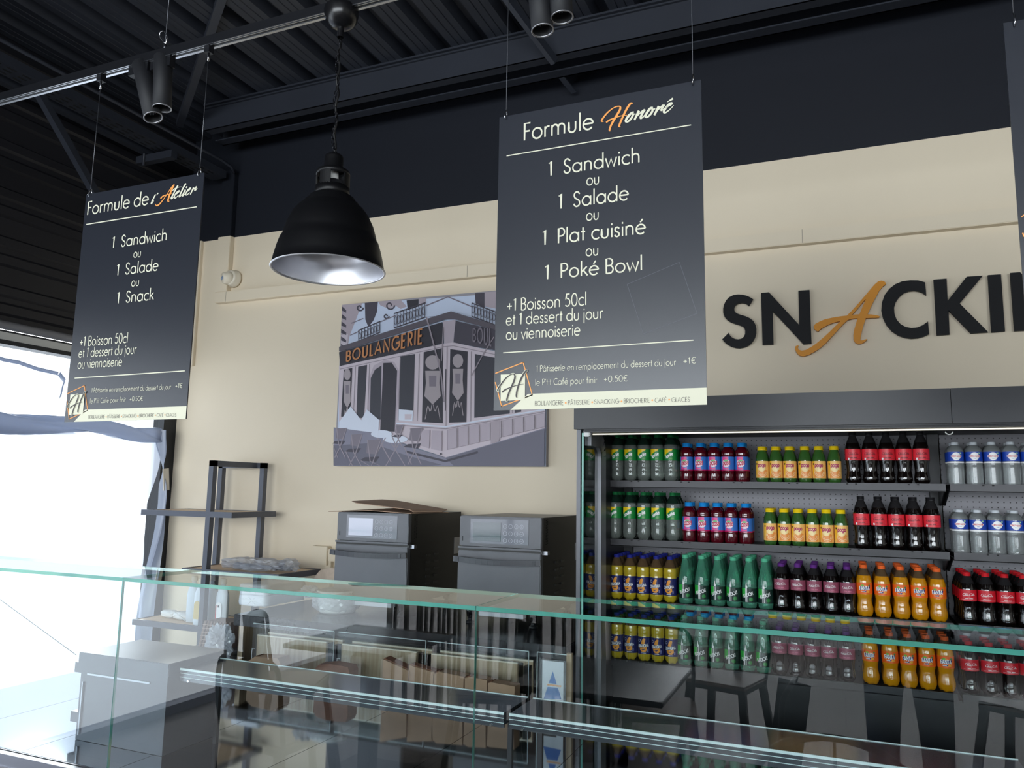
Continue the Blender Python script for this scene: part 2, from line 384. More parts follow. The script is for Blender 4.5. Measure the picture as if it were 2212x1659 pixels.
# shop front behind the photographer and the far side wall
b = MB(); b.box(XL, XR, YF-.15, YF, 3.25, 4.4); b.box(XL-.2, XL+.05, YF-.15, YF, 0, 4.4); b.box(4.8, XR, YF-.15, YF, 0, 4.4)
struct(b.build('wall_front', NAVY))
root = thing('window_2', (0, YF, .85), 'long high window above the white brick wall', 'window'); root['kind'] = 'structure'
b = MB()
for xx in (-4.35, -2.1, .2, 2.5, 4.77): b.box(xx-.035, xx+.035, YF-.1, YF, .85, 3.25)
b.box(-4.35, 4.8, YF-.1, YF, .85, .92); b.box(-4.35, 4.8, YF-.1, YF, 3.19, 3.25); b.build('window_frame', FR, root)
b = MB(); b.box(-4.35, 4.8, YF-.06, YF-.05, .9, 3.2); b.build('pane', pane_mat('clear_window_glass', (.96, .97, .97), 1.45), root)
b = MB(); b.box(XR, XR+.15, YF, YB, 0, 4.4); struct(b.build('wall_right', mat('grey_paint', (190, 186, 178), .6)))

# steel under the deck along the back wall
b = MB(); b.box(-3.93, XR, 3.785, 3.795, 4.02, 4.2); b.box(-3.93, XR, 3.782, 3.855, 4.02, 4.028); b.box(-3.93, XR, 3.765, 3.855, 4.188, 4.2); b.box(-3.93, XR, 3.77, 3.79, 4.168, 4.174)
tag(b.build('ceiling_beam', DECKM), 'dark steel channel beam nearest the room under the ribbed deck', 'beam', kind='structure')
b = MB(); b.box(-3.98, XR, 4.012, 4.022, 4.02, 4.2); b.box(-3.98, XR, 3.945, 4.022, 4.02, 4.028)
tag(b.build('wall_beam', DECKM), 'second dark beam tight against the navy wall', 'beam', kind='structure')
def brace(a, c, w, h, label):
    b = MB(); b.bar(a, c, w, h); return tag(b.build('roof_brace', DECKM), label, 'brace', kind='structure')
brace(atz(484, -20, 4.22), aty(388, 268, 3.7), .045, .045, 'slanting roof brace dropping to the beam above the left menu sign')
brace(atx(86, 205, -4.0), atx(214, 432, -4.0), .04, .04, 'dark brace slanting down behind the wires of the left menu sign')
brace(atz(1080, -25, 4.2), aty(1198, 133, 3.77), .03, .05, 'thin angle brace meeting the beam above the right menu sign')
b = MB(); p, q, r = aty(1207, 160, 4.0), aty(1240, 200, 4.15), aty(1217, 160, 4.15)
b.bar(p, q, .035, .006); b.bar(p+Vector((0, .0, .01)), p+Vector((0, .15, .01)), .035, .01); tag(b.build('beam_bracket', DECKM), 'small dark angle bracket under the wall beam', 'bracket')
# perforated cable tray and pipe running to the back wall
b = MB(); b.bar((-4.075, -5.3, 3.815), (-4.075, 4.1, 3.815), .13, .004); b.bar((-4.14, -5.3, 3.84), (-4.14, 4.1, 3.84), .004, .05); b.bar((-4.01, -5.3, 3.84), (-4.01, 4.1, 3.84), .004, .05)
yy = -2.0
while yy < 4.0:
    for dx in (-.04, 0, .04): b.box(-4.075+dx-.006, -4.075+dx+.006, yy, yy+.05, 3.811, 3.8128, mat('tray_slot', (6, 6, 8), .8))
    yy += .085
b.mats.insert(0, DECKM) if DECKM not in b.mats else None
bb = MB(); bb.v, bb.f, bb.sm = b.v, b.f, b.sm; bb.mats = [DECKM, MATS['tray_slot']]; bb.m = [0]*18 + [1]*(len(b.f)-18)
tag(bb.build('cable_tray'), 'dark perforated cable tray running towards the back wall', 'cable tray')
b = MB(); b.tube([(-3.972, -5.3, 3.905), (-3.972, 4.0, 3.905), (-3.972, 4.10, 3.895), (-3.972, 4.14, 3.86)], .011, 8); tag(b.build('conduit_pipe', DECKM), 'thin dark pipe beside the cable tray, bending down the wall', 'pipe')
b = MB(); b.bar((-4.22, -5.3, 3.85), (-4.22, 3.62, 3.85), .05, .09); tag(b.build('joist_bar', DECKM), 'long dark bar running back beneath the deck near the cladding', 'beam', kind='structure')
b = MB(); b.bar((-4.3, 3.6, 3.775), (-3.98, 3.6, 3.775), .05, .05); b.tube([(-4.22, 3.57, 3.92), (-4.22, 3.57, 3.72)], .008, 8); tag(b.build('hanger_bracket', DECKM), 'dark cross bracket holding the cable tray', 'bracket')

# cable ducts on the back wall
ZD0, ZD1, YD = 2.903, 2.98, 4.153
def seam(b, x): b.box(x-.0015, x+.0015, YD-.0008, YD, ZD0+.002, ZD1-.002, mat('seam_shadow', (150, 140, 122), .8))
b = MB(); b.bbox(-4.087, XR, YD, 4.2, ZD0, ZD1, .003, CREAM); 
for px in (1010, 1735): seam(b, aty(px, 560, YD).x)
seam(b, -3.985)
tag(b.build('cable_duct'), 'long cream cable duct running level along the back wall', 'duct')
b = MB(); b.bbox(-4.10, -3.985, YD+.004, 4.2, ZD1, ZP, .003, CREAM); b.bbox(-4.10, -3.985, YD+.004, 4.2, ZP, 3.9, .003, NAVY); tag(b.build('cable_duct'), 'upright duct beside the detector, cream below and navy above', 'duct')
b = MB(); b.bbox(-4.31, -4.275, 4.175, 4.2, 2.46, ZP, .002, CREAM); tag(b.build('slim_duct'), 'slim cream duct beside the window corner', 'duct')
root = thing('motion_detector', (-3.93, 4.2, 3.06), 'round cream detector with two lens eyes on the back wall', 'detector')
c = aty(507, 603, 4.19); ax = Vector((0, -1, 0)); CP = mat('cream_plastic', (226, 216, 196), .4)
b = MB(); b.lathe([(0, 0), (.062, 0), (.064, .012), (.058, .02), (.054, .045), (.05, .055), (0, .056)], c, 32, CP, axis=ax); b.build('base', CP, root)
hd = (ray(480, 606)*-1).normalized(); hc = c + Vector((-.014, -.05, -.004))
b = MB(); b.lathe([(0, -.03), (.046, -.03), (.047, 0), (.042, .03), (.034, .04), (0, .041)], hc, 28, CP, axis=(-.55, -.8, -.15)); b.build('head', CP, root)
for s in (-1, 1):
    ax2 = Vector((-.55, -.8, -.15)).normalized(); sd = ax2.cross(Vector((0, 0, 1))).normalized()
    b = MB(); b.lathe([(0, 0), (.013, 0), (.014, .004), (.010, .006), (0, .0065)], hc + ax2*.038 + sd*(.017*s), 16, mat('lens_eye', (120, 140, 170), .15), axis=ax2); b.build('lens', MATS['lens_eye'], root)
# ------------------------------------------------------------------ plastic film taped over the lower window
def sheet(fn, nu, nv, m, name, smooth=True):
    b = MB(); vs = [fn(i/nu, j/nv) for j in range(nv+1) for i in range(nu+1)]
    b.add(vs, [(j*(nu+1)+i, j*(nu+1)+i+1, (j+1)*(nu+1)+i+1, (j+1)*(nu+1)+i) for j in range(nv) for i in range(nu)], m, smooth); b.keepn = True; return b
FILM = film_mat('protective_film', (215, 222, 234), .10); FILM2 = film_mat('bunched_film', (168, 178, 198), .05)
def f(u, v):
    y = 1.2 + u*2.82; k = max(0, (y-3.7)/.3); zt = 1.93 + .02*math.sin(y*1.3)
    edge = max(0., (y-3.55)/.47)
    y2 = y - .10*edge*abs(math.sin(v*PI*1.0 + .2))*(1 - .3*v)
    return (XL+.075 + .012*math.sin(y*5+v*3) + .008*math.sin(y*17+v*9) + .02*edge*math.sin(v*16), y2, .37 + v*(zt-.37))
b = sheet(f, 50, 26, FILM, 'film'); root = thing('window_film', (XL+.06, 2.4, .37), 'white plastic film taped across the lower window', 'plastic film')
b.build('sheet', FILM, root)
def f(u, v):
    y = 1.2 + u*2.8; a = v*2*PI; r = .035 + .012*math.sin(y*3.1) + .010*math.sin(y*7.3+a)
    end = max(0, (y-3.8)/.2)
    return (XL+.09 + r*.7*math.cos(a) + .01*math.sin(a*3+y*6), y, 1.95 - .01*end + (r+.012)*1.15*math.sin(a + .5*math.sin(y*4)) + .012*math.sin(y*9+a*2))
b = sheet(f, 80, 16, FILM2, 'roll'); b.build('bunched_edge', FILM2, root)
def f(u, v):                               # loose strip gathered along the jamb
    z = .4 + v*1.58; w = .10 + .05*math.sin(v*5+1) ; pinch = math.exp(-((v-.83)/.05)**2)
    y = 4.06 - u*w*(1-.8*pinch) - .03*math.sin(v*7) - .03*pinch
    return (XL+.10 + .03*math.sin(u*7+v*5)*(1-pinch), y, z)
b = sheet(f, 12, 60, FILM2, 'strip'); b.build('loose_strip', FILM2, root)
b = MB(); b.bar((XL+.11, 4.05, 1.715), (XL+.11, 4.07, 1.565), .006, .05, up=(0, 1, 0)); b.build('tape', mat('beige_tape', (206, 200, 188), .6), root)
root = thing('film_scrap', (XL+.05, 3.2, 2.0), 'torn wisp of film still stuck across the upper window', 'plastic film')
pts = [atx(x, y, XL+.05) for x, y in ((-40, 762), (8, 777), (40, 783), (80, 797), (125, 807), (137, 822), (132, 838), (128, 858))]
b = MB()
for i in range(len(pts)-1):
    h0, h1 = (.022 if i < 6 else .03), (.022 if i < 6 else .03); dn = Vector((0.004, .012 if i > 3 else 0, 0))
    b.add([pts[i]+Vector((0, 0, h0/2))+dn, pts[i]-Vector((0, 0, h0/2)), pts[i+1]-Vector((0, 0, h1/2)), pts[i+1]+Vector((0, 0, h1/2))+dn], [(0, 1, 2, 3)], FILM2, True)
b.build('wisp', FILM2, root, solid=.001)
# ------------------------------------------------------------------ hanging menu boards, track, lamp
YS = 2.0
BOARD = mat('board_charcoal', (36, 39, 47), .3, spec=.7, bump=.05, bscale=500)
INK = mat('print_cream', (222, 220, 198), .7, spec=.2); ORG = mat('print_orange', (240, 160, 84), .5); DINK = mat('print_dark', (64, 58, 58), .5)
GREYL = mat('print_faint', (96, 98, 106), .5)
STK = 0
class Z:                                  # a traced close-up: maps its pixels to photo pixels
    def __init__(s, x0, y0, k): s.x0, s.y0, s.k = x0, y0, k
    def __call__(s, x, y): return (s.x0 + x*s.k, s.y0 + y*s.k)
def plane_pts(z, pts, Y, dx=0.): return [aty(*z(p[0], p[1]), Y) + Vector((dx, 0, 0)) for p in pts]
def stroke3(mb, z, pts, Y, m, n=5, dx=0., grow=0., ox=0, oy=0):    # brush stroke traced in a close-up, laid on plane Y
    global STK; STK = (STK + 1) % 8
    for i, q in enumerate(ribbon([(p[0]+ox, p[1]+oy, p[2]+grow) for p in spline(pts, n)])):
        mb.add(plane_pts(z, q, Y - (STK*4 + i % 4)*2e-5, dx), [(0, 1, 2, 3)], m)
def line_text(mb, z, txt, l, r, cap, Y, m, weight=.095, dx=0.):    # l, r: baseline ends in the close-up, cap: cap height there
    a, c = aty(*z(*l), Y), aty(*z(*r), Y); t = aty(*z(l[0], l[1]-cap), Y); h = t.z - a.z; w = c.x - a.x; zb = (a.z+c.z)/2
    put_text(mb, txt, lambda u, v: Vector((a.x+dx+u, Y, zb+v)), m, weight, width=w, h=h)
HS1 = [(255, 1020, 10), (205, 1020, 36), (240, 930, 44), (330, 800, 40), (450, 650, 34), (560, 560, 26), (640, 525, 22), (700, 535, 36), (725, 600, 50), (700, 720, 52), (640, 860, 50), (560, 1040, 48), (505, 1200, 46), (480, 1300, 44), (490, 1350, 24)]
HS2 = [(1110, 435, 14), (1060, 430, 44), (1000, 500, 54), (920, 640, 52), (850, 800, 50), (800, 960, 48), (770, 1110, 46), (765, 1200, 40), (790, 1225, 14)]
HS3 = [(340, 1070, 44), (420, 1000, 40), (520, 950, 30), (640, 905, 24), (760, 865, 20), (870, 840, 16), (990, 822, 6)]
def board(xl, label):
    x0, x1, z0, z1 = xl, xl+.598, 1.6+.1135*2, 1.6+.5575*2
    root = thing('menu_sign', ((x0+x1)/2, YS, z0), label, 'sign', 'menu boards hung from the track')
    b = MB(); b.box(x0, x1, YS, YS+.004, z0, z1); b.build('panel', BOARD, root)
    for x in (x0+.022, x1-.022):
        b = MB(); b.tube([(x, YS-.004, z1-.012), (x, YS-.010, z1-.006), (x, YS-.004, z1+.012), (x, YS+.002, z1+.02), (x, YS+.008, z1+.004), (x, YS+.004, z1-.012)], .0022, 8, CHROME)
        b.build('hook', CHROME, root)
        b = MB(); b.tube([(x, YS, z1+.02), (x, YS, 3.195)], .0011, 6); b.build('wire', mat('wire_grey', (110, 112, 118), .35, metal=.8), root)
        b = MB(); b.box(x-.012, x+.012, YS-.012, YS+.012, 3.18, 3.205, BLACK); b.tube([(x, YS, 3.15), (x, YS, 3.182)], .0035, 8, CHROME); b.build('wire_clip', CHROME, root)
    b = MB(); LG = Z(1060, 770, .07232); d = x0 - (-.9004)             # foot of the board: logo, strip and its words
    e = .0009
    def P(y): return YS - e*y
    for pp in (((137, 500), (970, 180)), ((970, 180), (1240, 1150)), ((1240, 1150), (325, 1490)), ((325, 1490), (139, 780))):
        a, c = pp; L = math.hypot(c[0]-a[0], c[1]-a[1]); ex = (c[0]-a[0])/L*14, (c[1]-a[1])/L*14
        for q in ribbon([(a[0] if a[0] < 145 else a[0]-ex[0], a[1]-ex[1], 30), (c[0]+ex[0], c[1]+ex[1], 30)]): b.add(plane_pts(LG, q, P(1), d), [(0, 1, 2, 3)], ORG)
    b.poly(plane_pts(LG, [(300, 540), (1030, 515), (1020, 1295), (295, 1330)], P(2), d), INK)
    for s_ in (HS1, HS2): stroke3(b, LG, s_, P(3), INK, 5, d, 32)
    for s_ in (HS1, HS2, HS3): stroke3(b, LG, s_, P(4), DINK, 5, d)
    R = Z(1040, 180, .4341)
    b.poly([Vector((x, YS-e, z)) for x, z in ((x0+.052, z0), (x0+.105, z0+.044), (x1, z0+.044), (x1, z0))], INK)
    line_text(b, R, 'BOULANGERIE', (265, 1605), (408, 1600), 23, P(2), DINK, .08, d)
    line_text(b, R, 'PÂTISSERIE', (430, 1600), (539, 1597), 22, P(2), DINK, .08, d)
    line_text(b, R, 'SNACKING', (561, 1596), (684, 1592), 22, P(2), DINK, .08, d)
    line_text(b, R, 'BRIOCHERIE', (707, 1592), (838, 1588), 22, P(2), DINK, .08, d)
    line_text(b, R, 'CAFÉ', (862, 1588), (922, 1586), 22, P(2), DINK, .08, d)
    line_text(b, R, 'GLACES', (945, 1586), (1038, 1583), 22, P(2), DINK, .08, d)
    for x, y in ((419, 1590), (551, 1587), (697, 1583), (850, 1577), (934, 1574)): b.poly(plane_pts(R, arc(x, y, 4.5, 4.5, 0, 340), P(2), d), ORG)
    line_text(b, R, '1 Pâtisserie en remplacement du dessert du jour', (272, 1438), (968, 1400), 31, P(1), INK, .085, d)
    line_text(b, R, '+1€', (1003, 1396), (1068, 1393), 30, P(1), INK, .085, d)
    line_text(b, R, "le P'tit Café pour finir", (267, 1505), (577, 1490), 31, P(1), INK, .085, d)
    line_text(b, R, '+0.50€', (608, 1487), (728, 1482), 30, P(1), INK, .085, d)
    b.build('foot_print', INK, root)
    return root
def rule(b, z, l, r, w, Y, m, dx=0.):
    for q in ribbon([(*l, w), (*r, w)]): b.add(plane_pts(z, q, Y, dx), [(0, 1, 2, 3)], m)
# right board
root = board(-.9004, 'right-hand dark menu board headed Formule, with four numbered dishes and a price list'); R = Z(1040, 180, .4341); Y1 = YS-.0009
root['label'] = 'large dark menu board reading Formule Honoré, listing four dishes down to Poké Bowl'
b = MB()
for t, l, r, c in (('Formule', (207, 283), (560, 227), 83), ('1  Sandwich', (330, 461), (792, 392), 70), ('1  Salade', (380, 625), (735, 578), 72),
                   ('1  Plat cuisiné', (300, 807), (820, 744), 72), ('1  Poké Bowl', (312, 979), (803, 926), 70), ('+1 Boisson 50cl', (125, 1137), (524, 1100), 60),
                   ('et 1 dessert du jour', (121, 1206), (605, 1167), 56), ('ou viennoiserie', (121, 1277), (493, 1252), 56),
                   ('ou', (522, 508), (588, 500), 56), ('ou', (520, 684), (586, 676), 56), ('ou', (518, 861), (584, 853), 56)):
    line_text(b, R, t, l, r, c, Y1, INK, .1)
rule(b, R, (125, 361), (1043, 207), 5, Y1, INK); rule(b, R, (108, 1341), (1055, 1278), 5, Y1, INK)
b.build('menu_lettering', INK, root)
HZ = Z(1280, 190, .09042); b = MB()
for s_ in ([(985, 575, 30), (930, 600, 50), (860, 670, 56), (795, 770, 52), (800, 805, 44), (850, 800, 40), (920, 730, 48), (965, 650, 50), (960, 600, 40), (985, 575, 20)], [(965, 630, 30), (1030, 620, 24)],
           [(1110, 545, 60), (1000, 765, 44)], [(1020, 720, 20), (1120, 620, 24), (1200, 545, 40), (1240, 530, 50), (1200, 590, 50), (1150, 690, 50), (1155, 725, 40), (1210, 690, 28), (1260, 630, 20)],
           [(1440, 465, 30), (1390, 480, 50), (1320, 560, 56), (1265, 660, 52), (1270, 695, 44), (1320, 690, 40), (1400, 610, 48), (1435, 530, 50), (1420, 490, 40), (1440, 465, 20)], [(1430, 510, 30), (1500, 500, 24)],
           [(1585, 435, 58), (1475, 650, 46)], [(1500, 600, 20), (1590, 500, 22), (1660, 430, 36), (1705, 410, 46), (1650, 500, 46), (1640, 535, 40), (1680, 520, 24), (1740, 470, 14)],
           [(1740, 470, 20), (1830, 430, 24), (1890, 385, 34), (1895, 355, 30), (1850, 370, 40), (1770, 450, 52), (1710, 540, 52), (1705, 585, 44), (1750, 585, 36), (1840, 520, 24), (1940, 415, 12)],
           [(1785, 335, 14), (1860, 290, 34), (1920, 250, 46)]): stroke3(b, HZ, s_, Y1, INK)
for s_ in ([(265, 800, 14), (215, 795, 34), (240, 735, 40), (330, 620, 36), (450, 510, 26), (560, 450, 26), (640, 440, 30), (665, 465, 44), (650, 530, 50), (580, 650, 52), (490, 800, 50), (425, 930, 44), (405, 1010, 40), (425, 1030, 14)],
           [(965, 370, 16), (920, 365, 40), (860, 430, 48), (780, 570, 48), (700, 740, 46), (650, 860, 44), (635, 920, 40), (670, 920, 12)],
           [(325, 825, 36), (400, 770, 34), (500, 725, 26), (600, 690, 22), (720, 660, 20), (830, 650, 10)]): stroke3(b, HZ, s_, YS-.0018, ORG)
b.build('script_lettering', INK, root)
b = MB()
for l, r in (((725, 1000), (985, 890)), ((985, 890), (1073, 1145)), ((1073, 1145), (806, 1247)), ((806, 1247), (725, 1000))): rule(b, R, l, r, 1.6, Y1, GREYL)
b.build('outline_print', GREYL, root)
# left board
XLS = -1.3285*2
root = board(XLS, 'dark menu board nearest the window, reading Formule de l\'Atelier, ending in Snack'); L = Z(100, 360, .3495); b = MB()
for t, l, r, c in (('Formule de', (250, 294), (632, 237), 78), ('1  Sandwich', (402, 503), (746, 454), 68), ('1  Salade', (430, 673), (692, 640), 68), ('1  Snack', (432, 847), (663, 820), 68),
                   ('+1 Boisson 50cl', (204, 1112), (503, 1086), 58), ('et 1 dessert du jour', (198, 1180), (556, 1154), 56), ('ou viennoiserie', (192, 1249), (468, 1230), 56),
                   ('ou', (537, 563), (585, 556), 52), ('ou', (524, 741), (573, 735), 52)):
    line_text(b, L, t, l, r, c, Y1, INK, .1)
rule(b, L, (247, 357), (930, 248), 6, Y1, INK); rule(b, L, (175, 1307), (856, 1262), 6, Y1, INK)
b.build('menu_lettering', INK, root)
AZ = Z(310, 380, .05877); b = MB()
for s_ in ([(445, 680, 44), (380, 800, 44), (290, 990, 44), (290, 1020, 36), (330, 985, 20), (385, 900, 14)], [(540, 625, 44), (480, 710, 16)],
           [(1265, 350, 50), (1190, 480, 50), (1090, 680, 50), (1020, 820, 50), (1050, 830, 36), (1110, 770, 20)], [(1055, 555, 30), (1150, 470, 34), (1280, 420, 22), (1420, 400, 14)],
           [(1110, 740, 20), (1220, 660, 24), (1310, 570, 34), (1310, 540, 30), (1240, 590, 44), (1150, 710, 50), (1130, 800, 44), (1190, 800, 34), (1280, 710, 20)],
           [(1560, 275, 54), (1470, 420, 52), (1380, 610, 50), (1310, 760, 48), (1350, 750, 30), (1420, 670, 16)], [(1540, 505, 50), (1480, 620, 48), (1430, 730, 46), (1470, 720, 26), (1530, 640, 16)], [(1600, 390, 50), (1568, 445, 46)],
           [(1530, 640, 20), (1640, 560, 24), (1730, 470, 34), (1725, 440, 30), (1660, 490, 44), (1570, 610, 50), (1550, 690, 44), (1610, 690, 34), (1700, 600, 18)],
           [(1840, 430, 50), (1720, 680, 44)], [(1760, 600, 20), (1850, 480, 22), (1940, 400, 44), (1900, 480, 50), (1885, 530, 44), (1930, 510, 26), (1980, 450, 14)]): stroke3(b, AZ, s_, Y1, INK)
for s_ in ([(1130, 315, 44), (1070, 420, 62), (1000, 590, 58), (940, 760, 58), (900, 890, 58), (915, 940, 44), (955, 920, 16)], [(1080, 350, 30), (980, 490, 24), (860, 680, 24), (740, 850, 30), (620, 1000, 44), (530, 1080, 50), (475, 1090, 40), (450, 1060, 30), (450, 1030, 14)],
           [(625, 835, 48), (700, 755, 42), (800, 710, 36), (900, 680, 30), (1040, 655, 16)]): stroke3(b, AZ, s_, YS-.0018, ORG)
b.build('script_lettering', INK, root)
# the third board, cut by the picture's edge
x0 = .4005; root = thing('menu_sign', (x0+.3, YS, 1.6+.1135*2), 'dark menu board of which only a narrow strip shows beside the drinks wall', 'sign', 'menu boards hung from the track')
b = MB(); b.box(x0, x0+.598, YS, YS+.004, 1.827, 2.715); b.build('panel', BOARD, root)
for x in (x0+.022, x0+.576):
    b = MB(); b.tube([(x, YS-.004, 2.70), (x, YS-.01, 2.71), (x, YS, 2.735)], .0022, 8); b.build('hook', CHROME, root)
    b = MB(); b.tube([(x, YS, 2.73), (x, YS, 3.195)], .0011, 6); b.build('wire', MATS['wire_grey'], root)
b = MB()
stroke3(b, Z(0, 0, 1), [(2206, 469, 1.5), (2212, 465, 3), (2222, 462, 3), (2232, 470, 3)], Y1, ORG); stroke3(b, Z(0, 0, 1), [(2209, 503, 3), (2214, 512, 4), (2226, 520, 4)], Y1, ORG)
b.build('script_lettering', ORG, root)

# lighting track
b = MB(); b.box(-4.3, 3.2, YS-.017, YS+.017, 3.205, 3.24, BLACK); b.build
for dy in (-.0165, -.008, .006): b.box(-4.3, 3.2, YS+dy-.0012, YS+dy+.0012 + (.008 if dy > 0 else 0), 3.2035, 3.206, mat('track_aluminium', (205, 208, 214), .25, metal=1.))
tag(b.build('lighting_track'), 'long black lighting track with bright aluminium slots under the deck', 'lighting track')
for px in (357, 1300):
    t = aty(px, 95, YS); root = thing('track_suspension', (t.x, YS, 3.24), 'thin steel wire holding the track above the %s' % ('cylinder spots' if px < 500 else 'menu board with four dishes'), 'suspension wire')
    b = MB(); b.tube([(t.x, YS, 3.24), (t.x, YS, 4.22)], .0015, 6); b.build('wire', MATS['wire_grey'], root)
    b = MB(); b.tube([(t.x, YS, 3.24), (t.x, YS, 3.265)], .007, 10); b.build('gripper', STEEL, root)
    b = MB(); b.tube(spline([(t.x, YS, 3.262), (t.x+.012, YS-.005, 3.29), (t.x-.004, YS-.01, 3.315), (t.x-.022, YS-.01, 3.31), (t.x-.02, YS-.005, 3.29), (t.x-.004, YS, 3.272)], 5), .0015, 6); b.build('wire_tail', CHROME, root)
# cylinder spots
SPB = mat('spot_black', (26, 27, 31), .6)
def spot(pt, pb, label, lens):
    a, c = aty(*pt, YS), aty(*pb, YS); ax = (c-a).normalized(); Ln = (c-a).length
    root = thing('track_spotlight', (a.x, YS, c.z), label, 'spotlight', 'black cylinder spotlights on the track')
    b = MB(); b.box(a.x-.05, a.x+.05, YS-.013, YS+.013, 3.165, 3.205); b.build('track_adapter', BLACK, root)
    b = MB(); b.tube([Vector((a.x, YS, 3.18)), a + ax*.012], .009, 10); b.build('swivel', CHROME, root)
    b = MB(); r = .0335; b.lathe([(0, 0), (r-.003, 0), (r, .004), (r, Ln), (r-.0018, Ln+.0006), (r-.003, Ln), (r-.004, Ln-.03), (r-.008, Ln-.035), (0, Ln-.035)], a, 32, axis=ax); b.build('barrel', SPB, root)
    b = MB(); b.lathe([(r+.0002, 0), (r+.0008, .0025), (r-.0025, .0035), (r-.0035, 0)], a + ax*(Ln-.002), 32, axis=ax); b.build('rim', mat('rim_grey', (170, 170, 174), .3, metal=.8), root)
    if lens:
        b = MB()
        for i in range(-4, 5):
            for j in range(-4, 5):
                if i*i+j*j < 18:
                    s1 = ax.orthogonal().normalized(); s2 = ax.cross(s1)
                    b.lathe([(.0026, 0), (.002, .003), (0, .004)], a + ax*(Ln-.034) + s1*(i*.0058) + s2*(j*.0058), 6, axis=ax)
        b.build('reflector', mat('facet_silver', (235, 240, 250), .08, metal=1.), root)
spot((305, 138), (331, 254), 'tilted left cylinder spotlight of the pair above the window-side menu board', True)
spot((353, 122), (350, 234), 'upright right cylinder spotlight of the pair above the window-side menu board', True)
spot((1160, -60), (1172, 66), 'left cylinder spotlight of the pair above the Poké Bowl board', True)
spot((1206, -75), (1214, 38), 'right cylinder spotlight, facets lit, of the pair above the Poké Bowl board', True)

# pendant lamp
ALU = mat('spun_aluminium', (205, 206, 212), .32, metal=1.)
nt = ALU.node_tree; ALU.node_tree.nodes['Principled BSDF'].inputs['Anisotropic'].default_value = .6
LB = mat('lamp_black', (12, 12, 14), .42, spec=.35); LX = -1.497
root = thing('pendant_lamp', (LX, YS, 2.29), 'big black dome pendant lamp with silver lining hanging from the track', 'pendant lamp')
b = MB(); b.lathe([(0, -.056), (.02, -.055), (.04, -.045), (.054, -.025), (.059, 0), (.057, .012), (.05, .02), (0, .022)], (LX, YS, 3.2), 32); b.lathe([(.011, -.09), (.011, -.05)], (LX, YS, 3.2), 12); b.build('canopy', mat('lamp_canopy_black', (20, 20, 22), .25), root)
b = MB(); pts = [(LX + .004*math.sin(i*1.1), YS + .004*math.cos(i*1.1), 3.12-.01-i*.0165) for i in range(26)]; pts[-1] = (LX, YS, 2.69); b.tube(pts, .0042, 8); b.build('cord', mat('cord_black', (14, 14, 16), .5), root)
b = MB(); z = 3.118; k = 0
while z > 2.70:
    cx, cy = LX + .006*math.sin(k*.9), YS - .006; a = PI/2*(k % 2)
    pts = [(cx + .0045*math.cos(t)*math.cos(a), cy + .0045*math.cos(t)*math.sin(a), z-.011 + .011*math.sin(t)) for t in [2*PI*i/10 for i in range(11)]]
    b.tube(pts, .0014, 6, cap=False); z -= .0185; k += 1
b.build('chain', mat('chain_dark', (40, 40, 44), .25, metal=.9), root)
b = MB(); b.lathe([(0, 2.702), (.01, 2.70), (.012, 2.692), (.028, 2.688), (.0305, 2.68), (.0305, 2.645), (.034, 2.64), (.034, 2.634), (0, 2.634)], (LX, YS, 0), 28); b.build('socket_cap', LB, root)
b = MB()                                                            # vented collar: two rings joined by posts
b.lathe([(.034, 2.64), (.052, 2.634), (.055, 2.628), (.055, 2.618), (.050, 2.618), (.048, 2.63), (.034, 2.634)], (LX, YS, 0), 36)
b.lathe([(.0505, 2.578), (.0555, 2.578), (.0565, 2.545), (.0515, 2.545), (.0505, 2.578)], (LX, YS, 0), 36)
for k in range(4):
    a0 = math.radians(-90+8 + k*90); vs = []
    for rr in (.0505, .0555):
        for zz in (2.575, 2.62):
            for i in range(7):
                t = a0 + math.radians(40)*(i/6-.5); vs.append((LX+rr*math.cos(t), YS+rr*math.sin(t), zz))
    fs = [(i, i+1, 8+i, 7+i) for i in range(6)] + [(14+i, 21+i, 22+i, 15+i) for i in range(6)] + [(0, 7, 21, 14), (6, 20, 27, 13)]
    b.add(vs, fs)
b.build('vented_collar', LB, root)
b = MB(); HW = mat('holder_white', (215, 215, 212), .4); b.lathe([(.018, 2.63), (.020, 2.56), (.018, 2.52), (0, 2.52)], (LX, YS, 0), 16, HW); b.lathe([(.030, 2.60), (.0495, 2.548)], (LX, YS, 0), 32, ALU); b.build('lamp_holder', HW, root)
prof = [(.054, 2.552), (.066, 2.546), (.074, 2.54), (.075, 2.533), (.088, 2.523), (.0885, 2.517), (.105, 2.505), (.122, 2.482), (.138, 2.448), (.148, 2.415), (.151, 2.40), (.157, 2.392), (.1655, 2.365), (.174, 2.33), (.179, 2.302)]
b = MB(); b.lathe(prof, (LX, YS, 0), 64); b.lathe([(.179, 2.302), (.1825, 2.299), (.1815, 2.2965), (.178, 2.2985)], (LX, YS, 0), 64); b.build('shade', LB, root)
b = MB(); b.lathe([(max(r-.0025, .03), z-.0015) for r, z in prof], (LX, YS, 0), 64); b.build('shade_lining', ALU, root)
b = MB(); b.lathe([(.1835, 2.2985), (.1815, 2.2955), (.177, 2.2965), (.1765, 2.2995)], (LX, YS, 0), 64); b.build('rim', mat('rim_bright', (230, 230, 234), .3, metal=.7), root)
